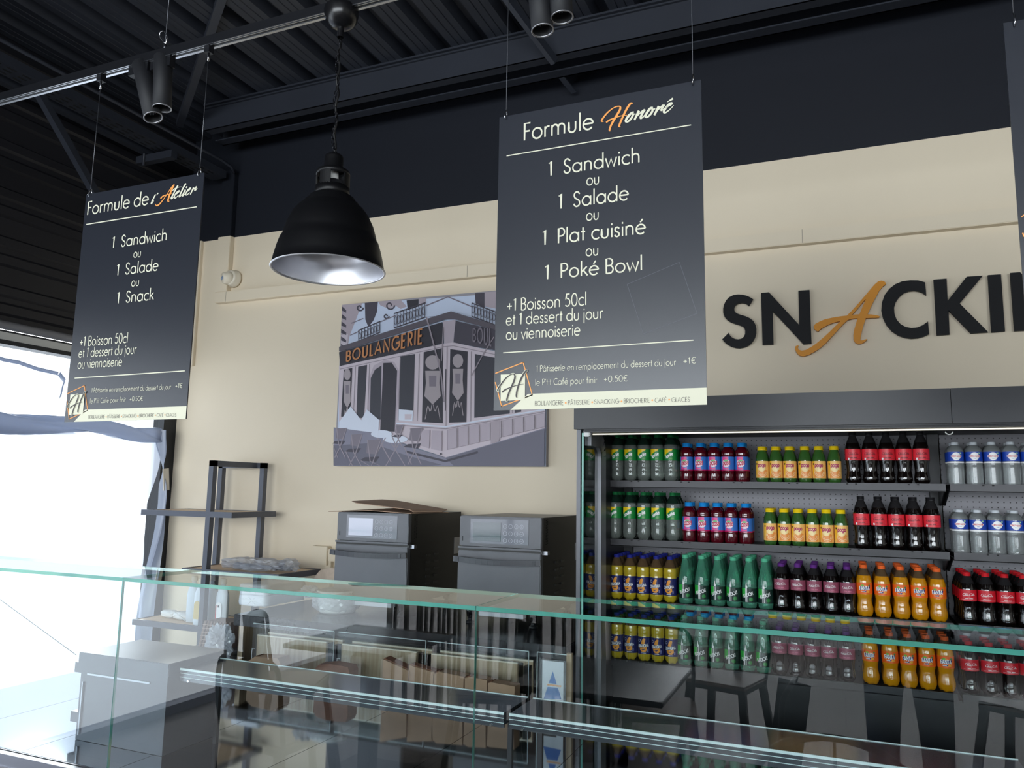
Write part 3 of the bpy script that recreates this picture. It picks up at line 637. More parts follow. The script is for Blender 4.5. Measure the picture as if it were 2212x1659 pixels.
# ------------------------------------------------------------------ raised wall letters
YW = 4.172; ZF = Z(1550, 620, .09946); ZE = Z(1900, 570, .14105); ZDd = Z(1700, 590, .11454)
LBK = mat('letter_black', (9, 10, 14), .6, spec=.3); LOR = mat('letter_amber', (214, 138, 14), .5)
S_ = [(770, 262), (680, 412), (640, 375), (580, 348), (520, 340), (450, 352), (395, 385), (362, 435), (358, 490), (375, 535), (420, 572), (500, 600), (600, 630), (700, 675), (775, 735), (820, 810), (840, 900), (838, 1000), (810, 1100), (755, 1190), (680, 1260), (590, 1305), (480, 1328), (400, 1322), (300, 1295), (210, 1245), (140, 1185), (100, 1135), (240, 992), (270, 1050), (320, 1100), (380, 1128), (450, 1135), (520, 1120), (570, 1080), (598, 1020), (600, 950), (585, 895), (545, 855), (470, 825), (380, 798), (290, 765), (210, 715), (155, 650), (125, 570), (122, 470), (140, 380), (185, 290), (250, 220), (340, 175), (440, 160), (540, 165), (640, 190), (720, 228)]
N_ = [(945, 125), (1115, 112), (1775, 825), (1755, 78), (1998, 62), (2040, 1225), (1865, 1240), (1195, 515), (1213, 1243), (978, 1255)]
C_ = [(700, 282), (715, 480), (660, 440), (600, 418), (530, 408), (450, 415), (370, 445), (300, 505), (250, 580), (222, 670), (228, 760), (260, 850), (320, 920), (400, 965), (490, 982), (580, 972), (660, 940), (742, 880), (757, 1075), (680, 1110), (590, 1135), (490, 1142), (390, 1130), (290, 1095), (190, 1030), (110, 940), (55, 830), (28, 710), (38, 590), (80, 470), (150, 380), (240, 310), (350, 265), (470, 250), (590, 252)]
K_ = [(828, 240), (1027, 225), (1043, 565), (1335, 195), (1580, 180), (1228, 605), (1665, 1045), (1400, 1062), (1057, 710), (1072, 1080), (878, 1092)]
I_ = [(1660, 172), (1860, 158), (1922, 1032), (1715, 1047)]
A_ = [(1860, 180), (1865, 205), (1800, 255), (1740, 330), (1660, 480), (1580, 640), (1520, 775), (1600, 780), (1690, 790), (1750, 812), (1735, 838), (1490, 845), (1450, 960), (1415, 1080), (1390, 1200), (1385, 1265), (1420, 1268), (1470, 1250), (1510, 1238), (1515, 1250), (1460, 1300), (1400, 1332), (1340, 1335), (1285, 1305), (1255, 1250), (1252, 1160), (1270, 1060), (1300, 950), (1333, 850), (1250, 855), (1145, 880), (1050, 970), (950, 1080), (850, 1190), (740, 1310), (640, 1400), (520, 1480), (420, 1535), (320, 1568), (240, 1555), (180, 1500), (152, 1430), (160, 1380), (200, 1360), (218, 1362), (205, 1400), (225, 1445), (280, 1462), (360, 1445), (460, 1390), (560, 1320), (680, 1220), (800, 1110), (910, 1000), (1010, 905), (900, 925), (780, 970), (680, 1025), (625, 1060), (600, 1095), (560, 1090), (515, 1050), (502, 1000), (530, 960), (600, 920), (700, 875), (850, 840), (1000, 815), (1130, 800), (1220, 710), (1330, 590), (1450, 450), (1570, 310), (1650, 215), (1720, 155), (1780, 140), (1830, 152)]
AH = [(1488, 490), (1365, 775), (1230, 785), (1330, 670), (1420, 560)]
def letter(z, pts, m, label, dx=0., holes=(), Y=YW):
    b = MB(); b.slab(plane_pts(z, pts, Y, dx), .016, holes=[plane_pts(z, h, Y, dx) for h in holes])
    root = b.build('wall_letter', m); tag(root, label, 'letter', 'raised letters above the drinks fridge'); return root
letter(ZF, S_, LBK, 'raised black letter S beginning the word over the drinks fridge')
letter(ZF, N_, LBK, 'raised black letter N between the S and the amber A')
letter(ZDd, A_, LOR, 'amber handwritten letter A, the only coloured letter over the fridge', 0, [AH], YW-.003)
letter(ZE, C_, LBK, 'raised black letter C following the amber A')
letter(ZE, K_, LBK, 'raised black letter K between the C and the I')
letter(ZE, I_, LBK, 'raised black letter I, a single upright bar after the K')
dx = aty(*ZE(2000, 125), YW).x - aty(*ZF(945, 125), YW).x
letter(ZF, N_, LBK, 'raised black letter N cut off by the picture edge after the I', dx)
cx = aty(*ZE(2000, 125), YW).x + .62
b = MB(); q = aty(*ZE(1715, 600), YW).z; o_ = arc(0, 0, .145, .145, 45, 340, 24); i_ = arc(0, 0, .095, .095, 340, 45, 24)
b.slab([(cx+u, YW, q+v) for u, v in o_ + i_], .016); b.slab([(cx+.01, YW, q-.02), (cx+.01, YW, q+.028), (cx+.145, YW, q+.028), (cx+.145, YW, q-.09), (cx+.1, YW, q-.09), (cx+.1, YW, q-.02)], .016)
tag(b.build('wall_letter', LBK), 'raised black letter G ending the word over the fridge', 'letter', 'raised letters above the drinks fridge')

# ------------------------------------------------------------------ large photo print of a corner bakery
PZ = Z(700, 600, .25924); YP = 4.165
root = thing('wall_picture', (-2.29, YP, 1.74), 'large frameless greyish photo print of an old corner bakery', 'picture')
x0, x1, z1, z0 = -.7185*4.165, -.3695*4.165, 1.6+.2895*4.165, 1.6+.034*4.165
b = MB(); b.box(x0, x1, YP, 4.2, z0, z1); b.build('backing_board', mat('print_edge', (150, 146, 152), .5), root)
T = {k: mat('tone_'+k, c, .5) for k, c in dict(sky=(196, 206, 226), stone=(196, 186, 194), stone2=(172, 160, 168), dark=(52, 50, 58), dark2=(74, 70, 80), mid=(128, 120, 130), awn=(92, 86, 94), pink=(204, 192, 200),
     pink2=(182, 170, 180), pave=(108, 106, 120), pave2=(134, 132, 148), gold=(196, 132, 84), lite=(216, 222, 236), glass=(60, 60, 68), orn=(168, 158, 162), line=(150, 140, 148)).items()}
b = MB(); lay = [0]
def q(m, *pts):
    lay[0] += 1
    P3 = [aty(*PZ(x, y), YP) for x, y in pts]
    b.poly([Vector((min(max(p.x, x0+.001), x1-.001), YP - .00006*lay[0] - .0005, min(max(p.z, z0+.001), z1-.001))) for p in P3], T[m])
def ln(m, w, *pts):
    for qq in ribbon([(x, y, w) for x, y in pts]): q(m, *qq)
def rect(m, xa, ya, xb, yb, xc, yc, xd, yd): q(m, (xa, ya), (xb, yb), (xc, yc), (xd, yd))
q('sky', (100, 100), (1880, 100), (1880, 1600), (100, 1600))
q('stone2', (140, 225), (320, 200), (215, 480), (200, 560), (140, 580)); q('stone', (140, 480), (200, 470), (180, 720), (140, 740))
for y in range(240, 560, 62): q('dark2', (142, y), (185, y+30), (185, y+52), (142, y+34))
q('dark2', (340, 210), (450, 195), (440, 290), (410, 360), (370, 410), (345, 350)); q('stone2', (450, 195), (640, 185), (690, 240), (640, 260), (600, 235), (540, 260), (470, 230))
for c_ in ((550, 230, 40), (520, 320, 24), (300, 250, 30)):
    ln('dark2', 12, *[(c_[0]+c_[2]*math.cos(t)*(1-t/9), c_[1]+c_[2]*math.sin(t)*(1-t/9)) for t in [i*.5 for i in range(14)]])
q('dark', (690, 190), (790, 180), (790, 240), (700, 270)); q('stone2', (790, 175), (850, 168), (850, 215), (800, 235)); q('dark2', (1260, 130), (1340, 125), (1340, 250), (1265, 215)); q('stone2', (1340, 122), (1440, 115), (1440, 260), (1340, 240))
ln('mid', 10, (848, 235), (1035, 160), (1240, 245)); ln('mid', 8, (220, 480), (300, 445)); ln('mid', 8, (465, 370), (600, 315)); ln('mid', 8, (230, 380), (330, 340))
for (xa, ya, xb, yb, hh) in ((290, 440, 470, 365, 90), (590, 300, 850, 210, 120), (1240, 215, 1440, 290, 110)):
    ln('dark2', 9, (xa, ya), (xb, yb)); ln('dark2', 9, (xa, ya+hh), (xb, yb+hh)); nn = int((xb-xa)/24)
    for i in range(nn+1):
        t = i/nn; xx, yy_ = xa+(xb-xa)*t, ya+(yb-ya)*t; ln('dark2', 5, (xx, yy_), (xx, yy_+hh))
        if i < nn: ln('dark2', 4, *[(xx+12+10*math.cos(a_), yy_+hh*.5+hh*.3*math.sin(a_)) for a_ in [k*PI/5 for k in range(11)]])
q('awn', (140, 580), (1070, 285), (1440, 400), (1440, 440), (1100, 350), (1030, 350), (140, 620)); q('awn', (860, 330), (1040, 330), (1070, 288), (960, 325))
q('pink2', (1005, 370), (1110, 355), (1090, 545), (1015, 555))
q('pink', (140, 740), (1010, 560), (1090, 545), (1440, 620), (1880, 700), (1880, 1260), (1030, 1500), (140, 1200))
q('dark', (140, 625), (1000, 375), (1010, 550), (150, 740)); q('dark2', (1110, 365), (1440, 440), (1440, 610), (1095, 545)); q('pink2', (1440, 560), (1880, 660), (1880, 720), (1440, 640))
ln('pink', 16, (150, 748), (1010, 562), (1090, 552), (1440, 628)); ln('line', 6, (150, 765), (1010, 580), (1090, 572), (1440, 645))
for m, pts in (('dark', ((180, 770), (252, 755), (235, 1165), (158, 1160))), ('glass', ((300, 745), (375, 730), (350, 1175), (285, 1165))), ('glass', ((650, 660), (772, 640), (760, 1110), (640, 1105))), ('dark', ((845, 625), (1005, 590), (1005, 1215), (830, 1205))),
               ('dark', ((1065, 600), (1210, 620), (1200, 1205), (1055, 1210))), ('glass', ((1270, 640), (1430, 670), (1570, 690), (1560, 1135), (1265, 1170))), ('dark2', ((1600, 720), (1660, 730), (1655, 1120), (1600, 1130)))): q(m, *pts)
q('pink2', (385, 1180), (395, 830), (430, 735), (520, 690), (600, 705), (640, 780), (640, 900), (610, 1290), (490, 1280), (480, 1190)); q('glass', (398, 1180), (405, 840), (440, 770), (495, 735), (488, 1185)); q('dark', (510, 715), (580, 712), (625, 780), (605, 1285), (484, 1275))
for xx in (268, 385, 640, 800): ln('line', 7, (xx+10, 745 - (xx-268)*.2), (xx-8, 1195))
ln('stone2', 10, (1040, 580), (1030, 1240)); ln('line', 6, (1240, 620), (1235, 1200)); ln('dark', 8, (1030, 765), (1025, 1110)); ln('line', 6, (1590, 700), (1580, 1130))
for cx_, cy_, sx, sy in ((920, 760, 62, 1), (1130, 745, 44, .95), (212, 850, 28, .8)):
    q('orn', *[(cx_+sx*math.cos(a_), cy_-50*sy+60*sy*math.sin(a_)) for a_ in [k*PI/8 for k in range(16)]])
    q('orn', (cx_-sx, cy_+20*sy), (cx_+sx, cy_+20*sy), (cx_+sx*.9, cy_+120*sy), (cx_+sx*1.1, cy_+230*sy), (cx_, cy_+300*sy), (cx_-sx*1.1, cy_+230*sy), (cx_-sx*.9, cy_+120*sy)); q('mid', (cx_-sx*.5, cy_+60*sy), (cx_+sx*.5, cy_+60*sy), (cx_+sx*.45, cy_+150*sy), (cx_-sx*.45, cy_+150*sy))
    for sg in (-1, 1): ln('orn', 6, *[(cx_+sg*sx*(.1+.13*k), cy_+300*sy+40*sy*math.sin(k*1.1)+12*k) for k in range(8)])
ln('line', 12, (870, 335), (930, 560), (990, 800), (1015, 1040)); ln('line', 8, (1010, 420), (995, 700)); ln('line', 8, (1430, 500), (1330, 660), (1245, 820))
q('lite', (640, 1100), (760, 1110), (755, 1200), (640, 1190)); q('pink', (690, 1140), (750, 1140), (745, 1185), (690, 1185))
q('lite', (150, 1200), (240, 1075), (330, 1190), (375, 1100), (480, 1190), (470, 1290), (380, 1340), (140, 1300)); ln('lite', 12, (620, 1215), (1030, 1245), (1880, 1100)); ln('line', 7, (620, 1230), (1030, 1262), (1880, 1118))
for i in range(9):                                                     # panelled base to the right
    xa = 1045 + i*92; xb = xa+78; fa = lambda x, k: 1270 + (x-1045)*(-.17 if k == 0 else -.235) + (0 if k == 0 else 165)
    q('pink2', (xa, fa(xa, 0)), (xb, fa(xb, 0)), (xb, fa(xb, 1)), (xa, fa(xa, 1)))
    ln('line', 4, (xa, fa(xa, 0)), (xb, fa(xb, 0)), (xb, fa(xb, 1)), (xa, fa(xa, 1)), (xa, fa(xa, 0)))
q('stone2', (1405, 1205), (1480, 1190), (1478, 1360), (1405, 1385)); q('pink2', (830, 1275), (900, 1272), (895, 1425), (820, 1400)); q('pink2', (918, 1275), (1000, 1280), (1000, 1445), (910, 1430))
q('pave2', (100, 1250), (480, 1300), (760, 1420), (1030, 1500), (1880, 1255), (1880, 1600), (100, 1600)); q('pave', (1030, 1505), (1880, 1262), (1880, 1600), (1100, 1600)); q('pave', (100, 1400), (420, 1380), (700, 1480), (1000, 1560), (900, 1600), (100, 1600))
ln('dark2', 18, (700, 1450), (1030, 1530), (1300, 1455)); q('dark2', *[(993+9*math.cos(k), 1470+10*math.sin(k)) for k in range(6)])
for cx_, cy_, rx_ in ((615, 1348, 103), (500, 1305, 88)):
    for k in (-1, 1): ln('line', 9, (cx_-k*40, cy_+20), (cx_+k*80, cy_+230))
    q('lite', *[(cx_+rx_*math.cos(k*PI/12), cy_+32*math.sin(k*PI/12)) for k in range(24)])
def pchair(x, y, k=1, fl=1):
    q('mid', (x, y), (x+fl*100*k, y-6), (x+fl*72*k, y+110*k), (x-fl*10*k, y+100*k)); q('dark2', (x-fl*20*k, y+130*k), (x+fl*90*k, y+125*k), (x+fl*60*k, y+165*k), (x-fl*60*k, y+155*k))
    ln('line', 8, (x+fl*100*k, y), (x+fl*30*k, y+200*k), (x-fl*20*k, y+300*k)); ln('line', 8, (x, y), (x+fl*20*k, y+160*k), (x+fl*90*k, y+300*k)); ln('line', 8, (x-fl*50*k, y+155*k), (x+fl*10*k, y+300*k))
pchair(740, 1258, 1, 1); pchair(620, 1235, .6, 1); pchair(250, 1310, .9, 1); pchair(385, 1355, 1.1, 1); pchair(130, 1260, .8, 1)
lay[0] += 1
p0, p1 = aty(*PZ(205, 705), YP), aty(*PZ(840, 552), YP); th = math.atan2(p1.z-p0.z, p1.x-p0.x); Lw = math.hypot(p1.x-p0.x, p1.z-p0.z)
def serif(u, v):
    return Vector((p0.x + u*math.cos(th), YP - .00006*lay[0] - .0008, p0.z + u*math.sin(th) + v*(1+.45*u/Lw)))
put_text(b, 'BOULANGERIE', serif, T['gold'], .16, width=Lw, h=.064, gap=.2)
p0, p1 = aty(*PZ(1255, 535), YP), aty(*PZ(1420, 575), YP); th = math.atan2(p1.z-p0.z, p1.x-p0.x); Lw = p1.x-p0.x
put_text(b, 'BOUL', serif, T['mid'], .14, width=Lw, h=.075, gap=.2)
b.keepn = True; b.build('print', T['sky'], root)
# ------------------------------------------------------------------ open drinks fridge
FX0, FX1, YSH = -1.068, 1.92, 3.70
SHZ = [1.657, 1.377, 1.093, .818]
FBK = mat('fridge_black', (30, 31, 35), .4, metal=.2); FGR = mat('fridge_grey', (92, 93, 98), .38, metal=.4)
FASC = mat('fascia_anthracite', (62, 63, 67), .42, noise=.10, nscale=5)
def perf():
    m = mat('perforated_grey', (100, 99, 104), .42, metal=.3); nt = m.node_tree; bs = nt.nodes['Principled BSDF']
    N = nt.nodes.new; tc = N('ShaderNodeTexCoord'); sc = N('ShaderNodeVectorMath'); sc.operation = 'SCALE'; sc.inputs['Scale'].default_value = 1/.0235
    fr = N('ShaderNodeVectorMath'); fr.operation = 'FRACTION'; su = N('ShaderNodeVectorMath'); su.operation = 'SUBTRACT'; su.inputs[1].default_value = (.5, 0, .5)
    mu = N('ShaderNodeVectorMath'); mu.operation = 'MULTIPLY'; mu.inputs[1].default_value = (1, 0, 1); le = N('ShaderNodeVectorMath'); le.operation = 'LENGTH'
    gt = N('ShaderNodeMath'); gt.operation = 'GREATER_THAN'; gt.inputs[1].default_value = .125; mx = N('ShaderNodeMix'); mx.data_type = 'RGBA'
    mx.inputs['A'].default_value = (.012, .012, .014, 1); mx.inputs['B'].default_value = (*lin((100, 99, 104)), 1); L = nt.links.new
    L(tc.outputs['Object'], sc.inputs[0]); L(sc.outputs[0], fr.inputs[0]); L(fr.outputs[0], su.inputs[0]); L(su.outputs[0], mu.inputs[0]); L(mu.outputs[0], le.inputs[0])
    L(le.outputs['Value'], gt.inputs[0]); L(gt.outputs[0], mx.inputs['Factor']); L(mx.outputs['Result'], bs.inputs['Base Color']); return m
PERF = perf()
fr = thing('drinks_fridge', (.42, 3.7, 0), 'tall open-front black drinks fridge with grey fascia, four shelves full of bottles', 'fridge')
b = MB(); b.box(FX0, FX0+.018, 3.28, 4.12, 0, 1.88); b.build('side_panel', FGR, fr)
b = MB(); b.box(-1.046, -1.040, 3.295, 3.52, .5, 1.862); o = b.build('side_glass', pane_mat('fridge_glass', (.55, .62, .6), 1.9), fr)
b = MB(); b.box(-1.047, -1.039, 3.290, 3.2955, .5, 1.862); b.build('glass_edge', mat('glass_edge_teal', (96, 178, 164), .2), o)
b = MB(); pts = [(-1.034, 3.56, .45), (-1.034, 3.56, 1.77)] + [(-1.034, 3.56-.09*(1-math.cos(t)), 1.77+.08*math.sin(t)) for t in (.3, .6, .9, 1.2, 1.5)] + [(-1.034, 3.36, 1.852)]
for a, c in zip(pts, pts[1:]): b.bar(a, c, .018, .085, up=(0, 1, 0) if abs(a[2]-c[2]) > .03 else (0, 0, 1))
b.build('side_trim', mat('trim_light_grey', (150, 152, 158), .35, metal=.4), fr)
b = MB(); b.box(-1.05, -1.03, 3.6, 4.05, .3, 1.88); b.box(FX1-.03, FX1, 3.28, 4.12, 0, 1.88); b.build('side_wall', FBK, fr)
sx = aty(2055, 880, 3.25).x
for a, c in ((FX0-.004, sx-.001), (sx+.001, FX1+.004)):
    b = MB(); b.box(a, c, 3.25, 3.27, 1.876, 2.006); b.build('fascia', FASC, fr)
b = MB(); b.box(FX0, FX1, 3.27, 4.12, 1.885, 2.0); b.box(-1.03, FX1, 3.27, 3.29, 1.862, 1.876); b.box(-1.03, FX1, 3.262, 3.27, 1.869, 1.876); b.build('canopy', FBK, fr)
b = MB(); b.tube([(-1.0, 3.30, 1.856), (FX1-.05, 3.30, 1.858)], .0032, 8); b.build('light_strip', mat('strip_light', (255, 250, 235), .4, emit=(255, 246, 226), es=.75), fr)
b = MB(); c = aty(2050, 929, 3.29); b.tube([c + Vector((.013*math.cos(t), 0, -.0145+.013*math.sin(t)+.011)) for t in [PI+.2 + i*(PI-.4)/10 for i in range(11)]], .0022, 6); b.build('strip_cable', WHITE, fr)
b = MB(); b.bbox(-1.035, -1.008, 3.275, 3.30, 1.845, 1.875, .003); b.build('end_cap', WHITE, fr)
XD = .40
for a, c in ((-1.03, XD-.012), (XD+.03, FX1-.03)):
    b = MB(); b.box(a, c, 3.995, 4.01, .45, 1.885); b.build('back_panel', PERF, fr)
b = MB(); b.box(XD-.022, XD+.022, 3.955, 4.03, .4, 1.885); b.box(-1.03, -.99, 3.96, 4.03, .4, 1.885); b.build('upright', FBK, fr)
SHF = mat('shelf_metal', (36, 36, 40), .34, metal=.3, noise=.06, nscale=10)
mods = ((-1.045, .412), (.428, 1.885))
for k, z in enumerate(SHZ):
    for mi, (a, c) in enumerate(mods):
        s = MB(); s.box(a, c, YSH, 3.99, z-.018, z, FBK); s.box(a, c, YSH-.003, YSH, z-.03, z+.003, SHF); s.box(a, c, YSH-.003, YSH+.02, z-.031, z-.027, SHF)
        for i in range(6):
            xx = a + .12 + i*.24
            for d in (0, .035): s.box(xx+d-.004, xx+d+.004, YSH-.0036, YSH-.003, z-.004, z+.0005, mat('slot_black', (8, 8, 9), .8))
        o = s.build('shelf', SHF, fr)
        for xx in ((a, c) if k < 3 else ()):
            s = MB(); s.add([(xx+d, y, zz) for d in (-.002, .002) for y, zz in ((YSH+.02, z-.02), (3.97, z-.02), (3.97, z-.09), (3.90, z-.09))], [(0, 1, 2, 3), (7, 6, 5, 4), (0, 3, 7, 4), (3, 2, 6, 7), (1, 5, 6, 2), (0, 4, 5, 1)]); s.build('bracket', FBK, o)
b = MB(); b.box(FX0+.02, FX1-.03, 3.32, 4.05, .02, .45); b.box(FX0+.02, FX1-.03, 3.74, 4.0, .45, .785); b.build('base', FBK, fr)
b = MB(); b.box(FX0+.02, FX1-.03, 3.30, 3.32, .40, .50); b.build('bumper', FGR, fr)

# ------------------------------------------------------------------ bottles
def cyl(r): return lambda u, v: Vector((r*math.sin(u/r), -r*math.cos(u/r), v))
mm = .001
def patch(b, r, pts, m):                  # flat outline wrapped on the bottle
    f = cyl(r); loops = [[Vector((x, y, 0)) for x, y in pts]]; st = [tuple(pts[i] for i in t) for t in tessellate_polygon(loops)]
    while st:
        t = st.pop(); e = [abs(t[i][0]-t[(i+1) % 3][0]) for i in range(3)]; k = e.index(max(e))
        if e[k] > .005:
            a, c, d = t[k], t[(k+1) % 3], t[(k+2) % 3]; h_ = ((a[0]+c[0])/2, (a[1]+c[1])/2); st += [(a, h_, d), (h_, c, d)]
        else: b.add([f(*p) for p in t], [(0, 1, 2)], m)
def ringpatch(b, r, u0, u1, z0, z1, m, n=10):
    f = cyl(r); b.add([f(u0+(u1-u0)*i/n, z) for z in (z0, z1) for i in range(n+1)], [(i, i+1, n+2+i, n+1+i) for i in range(n)], m)
def ell(cx, cy, rx, ry, n=16): return [(cx+rx*math.cos(2*PI*i/n), cy+ry*math.sin(2*PI*i/n)) for i in range(n)]
LW = mat('label_white', (244, 244, 244), .35); LRED = mat('label_red', (208, 26, 44), .3); LINK = mat('label_ink', (28, 22, 26), .4)
CLEAR = mat('clear_plastic_water', (226, 232, 232), .06, trans=.78, ior=1.15, coat=.6); CLEARG = mat('clear_lemonade', (196, 208, 200), .06, trans=.8, ior=1.15, coat=.6)
GREEN = mat('green_plastic_water', (130, 226, 190), .06, trans=.78, ior=1.15, coat=.6)
COLA = mat('cola_dark', (14, 8, 7), .06, spec=.7, coat=.6); NECK = mat('neck_plastic', (60, 58, 60), .08, trans=.6, ior=1.15)
BERRY = mat('berry_drink', (78, 8, 22), .08, spec=.6, coat=.5); JUICE = mat('green_glass_juice', (52, 92, 40), .07, spec=.6, coat=.6)
ORJ = mat('orange_soda', (206, 138, 16), .08, spec=.6, coat=.5); YEL = mat('pulp_orange_drink', (186, 164, 40), .09, spec=.6, coat=.5)
NECKA = mat('amber_neck', (120, 96, 70), .08, trans=.5, ior=1.15)
def bottle(name, label, prof, split, mats, cap, capm, lab, petals=0, zs=1.):
    # prof in mm from the foot; split: height where the drink ends; cap: (radius, z0, z1)
    root = thing(name, (0, 0, 0), label, 'bottle'); b = MB(); n = 24
    b.lathe([(0, prof[0][1]+1.5)] + list(prof) + [(0, prof[-1][1])], n=n)
    V = []
    for p in b.v:
        r = math.hypot(p.x, p.y); z = p.z; k = 1
        if petals and z < 22 and r > 8:
            k = 1 - .10*(.5+.5*math.cos(petals*math.atan2(p.y, p.x)))*(1-z/22); 
            if z < 6: z += 3.0*(.5+.5*math.cos(petals*math.atan2(p.y, p.x)))
        V.append(Vector((p.x*k*mm, p.y*k*mm, z*mm)))
    V = [Vector((p.x, p.y, p.z*zs)) for p in V]; b.v = V; body, neck = mats; b.mats = [body, neck]
    b.m = [1 if min(b.v[i].z for i in f) >= split*mm*zs-1e-6 else 0 for f in b.f]; b.sm = [True]*len(b.f); b.build('body', body, root)
    b = MB(); r, z0, z1 = cap; b.lathe([(r-.6, z0), (r, z0+1), (r, z0+3.2), (r-.5, z0+3.6), (r-.4, z1-1.4), (r-1.6, z1), (0, z1)], n=24); b.v = [p*mm for p in b.v]
    for i, p in enumerate(b.v): k = .975 if i % 2 else 1; b.v[i] = Vector((p.x*k, p.y*k, p.z - z1*mm*(1-zs)))
    b.build('cap', capm, root)
    b = MB(); lab(b); b.v = [Vector((p.x, p.y, p.z*zs)) for p in b.v]; b.keepn = True; b.build('label', b.mats[0], root); return root
def ring(b, r, z0, z1, m, n=32):
    b.add([(r*math.cos(2*PI*i/n), r*math.sin(2*PI*i/n), z) for z in (z0, z1) for i in range(n)], [(i, (i+1) % n, n+(i+1) % n, n+i) for i in range(n)], m, True)
def lt(b, r, txt, m, w, h, x, z, wt=.16, rot=0, shear=0): put_text(b, txt, cyl(r), m, wt, width=w, h=h, x0=x, y0=z, rot=rot, shear=shear, center=True)
def stk(b, r, pts, m, ox, oz, k):
    for i, q_ in enumerate(ribbon(spline(pts, 4))): b.add([cyl(r+(i % 3)*3e-5)(ox+u*k, oz+v*k) for u, v in q_], [(0, 1, 2, 3)], m)
COLAS = [[(1.25, .95, .1), (.9, 1.05, .12), (.3, .75, .16), (.02, .3, .18), (.2, .02, .16), (.6, .05, .1), (1.0, .3, .06)], [(1.1, .95, .06), (1.6, 1.12, .1), (2.1, .9, .05)],
         [(1.05, .3, .12), (1.2, .52, .1), (1.0, .5, .12), (.9, .2, .14), (1.05, .05, .12), (1.22, .25, .1), (1.2, .5, .1)], [(1.75, .5, .1), (1.5, .45, .12), (1.42, .15, .14), (1.6, .03, .12), (1.8, .2, .06)],
         [(2.25, .5, .1), (2.0, .48, .12), (1.9, .15, .14), (2.05, .03, .12), (2.25, .3, .1), (2.25, .05, .12), (2.4, .15, .06)], [(2.5, .36, .08), (2.75, .38, .08)],
         [(3.95, 1.0, .1), (3.6, 1.1, .12), (3.0, .8, .16), (2.75, .3, .18), (2.95, .02, .16), (3.3, .05, .1), (3.6, .25, .06)],
         [(3.7, .5, .1), (3.55, .3, .14), (3.65, .04, .12), (3.85, .1, .1), (3.9, .4, .12), (3.7, .5, .1)], [(4.05, .15, .08), (4.3, .7, .1), (4.35, 1.05, .12), (4.2, .9, .12), (4.1, .25, .14), (4.2, .03, .1), (4.35, .15, .06)],
         [(4.8, .5, .1), (4.55, .48, .12), (4.45, .15, .14), (4.6, .03, .12), (4.8, .3, .1), (4.8, .05, .12), (4.98, .2, .06)], [(.3, -.1, .05), (.8, -.18, .12), (1.5, -.12, .14), (2.2, -.2, .1), (2.7, -.12, .04)]]
def cola_label(bg_, ink, foot, m2):
    def f(b):
        r = .0326; z0, z1 = .102, .151; ring(b, r, z0, z1, bg_); k = .046/5
        for s_ in COLAS: stk(b, r+.0004, s_, ink, -.023, .126, k)
        ringpatch(b, r+.0003, -.03, .03, .108, .1088, m2)
        for w_, x_ in ((.012, -.008), (.014, .008)): ringpatch(b, r+.0004, x_-w_/2, x_+w_/2, .112, .1142, m2, 3)
        if foot: patch(b, r+.0005, ell(-.021, .108, .0042, .0052, 10), LW)
    return f
PC = [(18, 0), (26, 2), (30, 10), (31.5, 20), (31, 32), (28.5, 46), (27.5, 60), (29, 78), (31, 95), (32.3, 102), (32.3, 151), (31, 160), (26, 178), (19, 196), (14, 207), (13, 212)]
def l_lemon(b):
    r = .0318; G1 = mat('label_green', (18, 132, 58), .35); Y1 = mat('label_yellow', (246, 208, 26), .35); ring(b, r, .101, .155, G1)
    patch(b, r+.0003, [(-.030, .155), (.016, .155), (.012, .148), (-.004, .141), (-.018, .131), (-.030, .122)], Y1)
    lt(b, r+.0007, 'Sprite', LW, .042, .0155, .0, .119, .24, .42, .1); lt(b, r+.0006, 'lemon', mat('label_lime', (120, 190, 60), .4), .014, .0035, .008, .107, .14)
def l_berry(b):
    r = .0308; B1 = mat('label_blue', (54, 116, 196), .35); PK = mat('label_pink', (230, 70, 140), .35); LP = mat('label_pale', (244, 214, 226), .35); R2 = mat('label_crimson', (196, 24, 70), .4)
    ring(b, r, .057, .118, B1); ring(b, r+.0001, .053, .059, mat('label_magenta', (190, 20, 90), .35)); patch(b, r+.0003, [(-.021, .06), (.008, .06), (.008, .117), (-.021, .117)], PK)
    patch(b, r+.0005, ell(-.003, .087, .020, .018), LP); patch(b, r+.0007, ell(-.003, .1, .010, .005), mat('label_leaf', (120, 190, 130), .4))
    lt(b, r+.001, 'oasis', R2, .036, .024, -.001, .080, .2, .12, .2)
    patch(b, r+.0009, [(-.018, .07), (.0, .066), (.016, .072), (.0, .0695)], B1)
def l_juice(b):
    r = .0288; O1 = mat('label_apricot', (248, 196, 110), .35); O2 = mat('label_orange', (240, 150, 70), .35); MG = mat('label_plum', (176, 22, 92), .4); ring(b, r, .022, .098, O1)
    patch(b, r+.0002, [(-.030, .098), (-.018, .098), (-.02, .07), (-.024, .04), (-.03, .03)], mat('label_sun', (244, 190, 40), .35))
    patch(b, r+.0003, [(-.022, .024), (.026, .024), (.026, .055), (.01, .062), (-.008, .058), (-.02, .044)], O2); patch(b, r+.0004, ell(.0, .066, .0165, .016), mat('label_cream', (250, 224, 160), .35))
    for k in (0, 1):
        for q_ in ribbon([(.004+ (.016+.006*k)*math.cos(t), .05 + (.016+.006*k)*math.sin(t), .0022) for t in [PI + i*PI/10 for i in range(11)]]): b.add([cyl(r+.0006)(*p) for p in q_], [(0, 1, 2, 3)], mat('label_peel', (250, 220, 170), .4))
    lt(b, r+.0008, 'pago', MG, .036, .0165, .001, .072, .24); patch(b, r+.0008, ell(-.024, .085, .0035, .0045, 8), LINK)
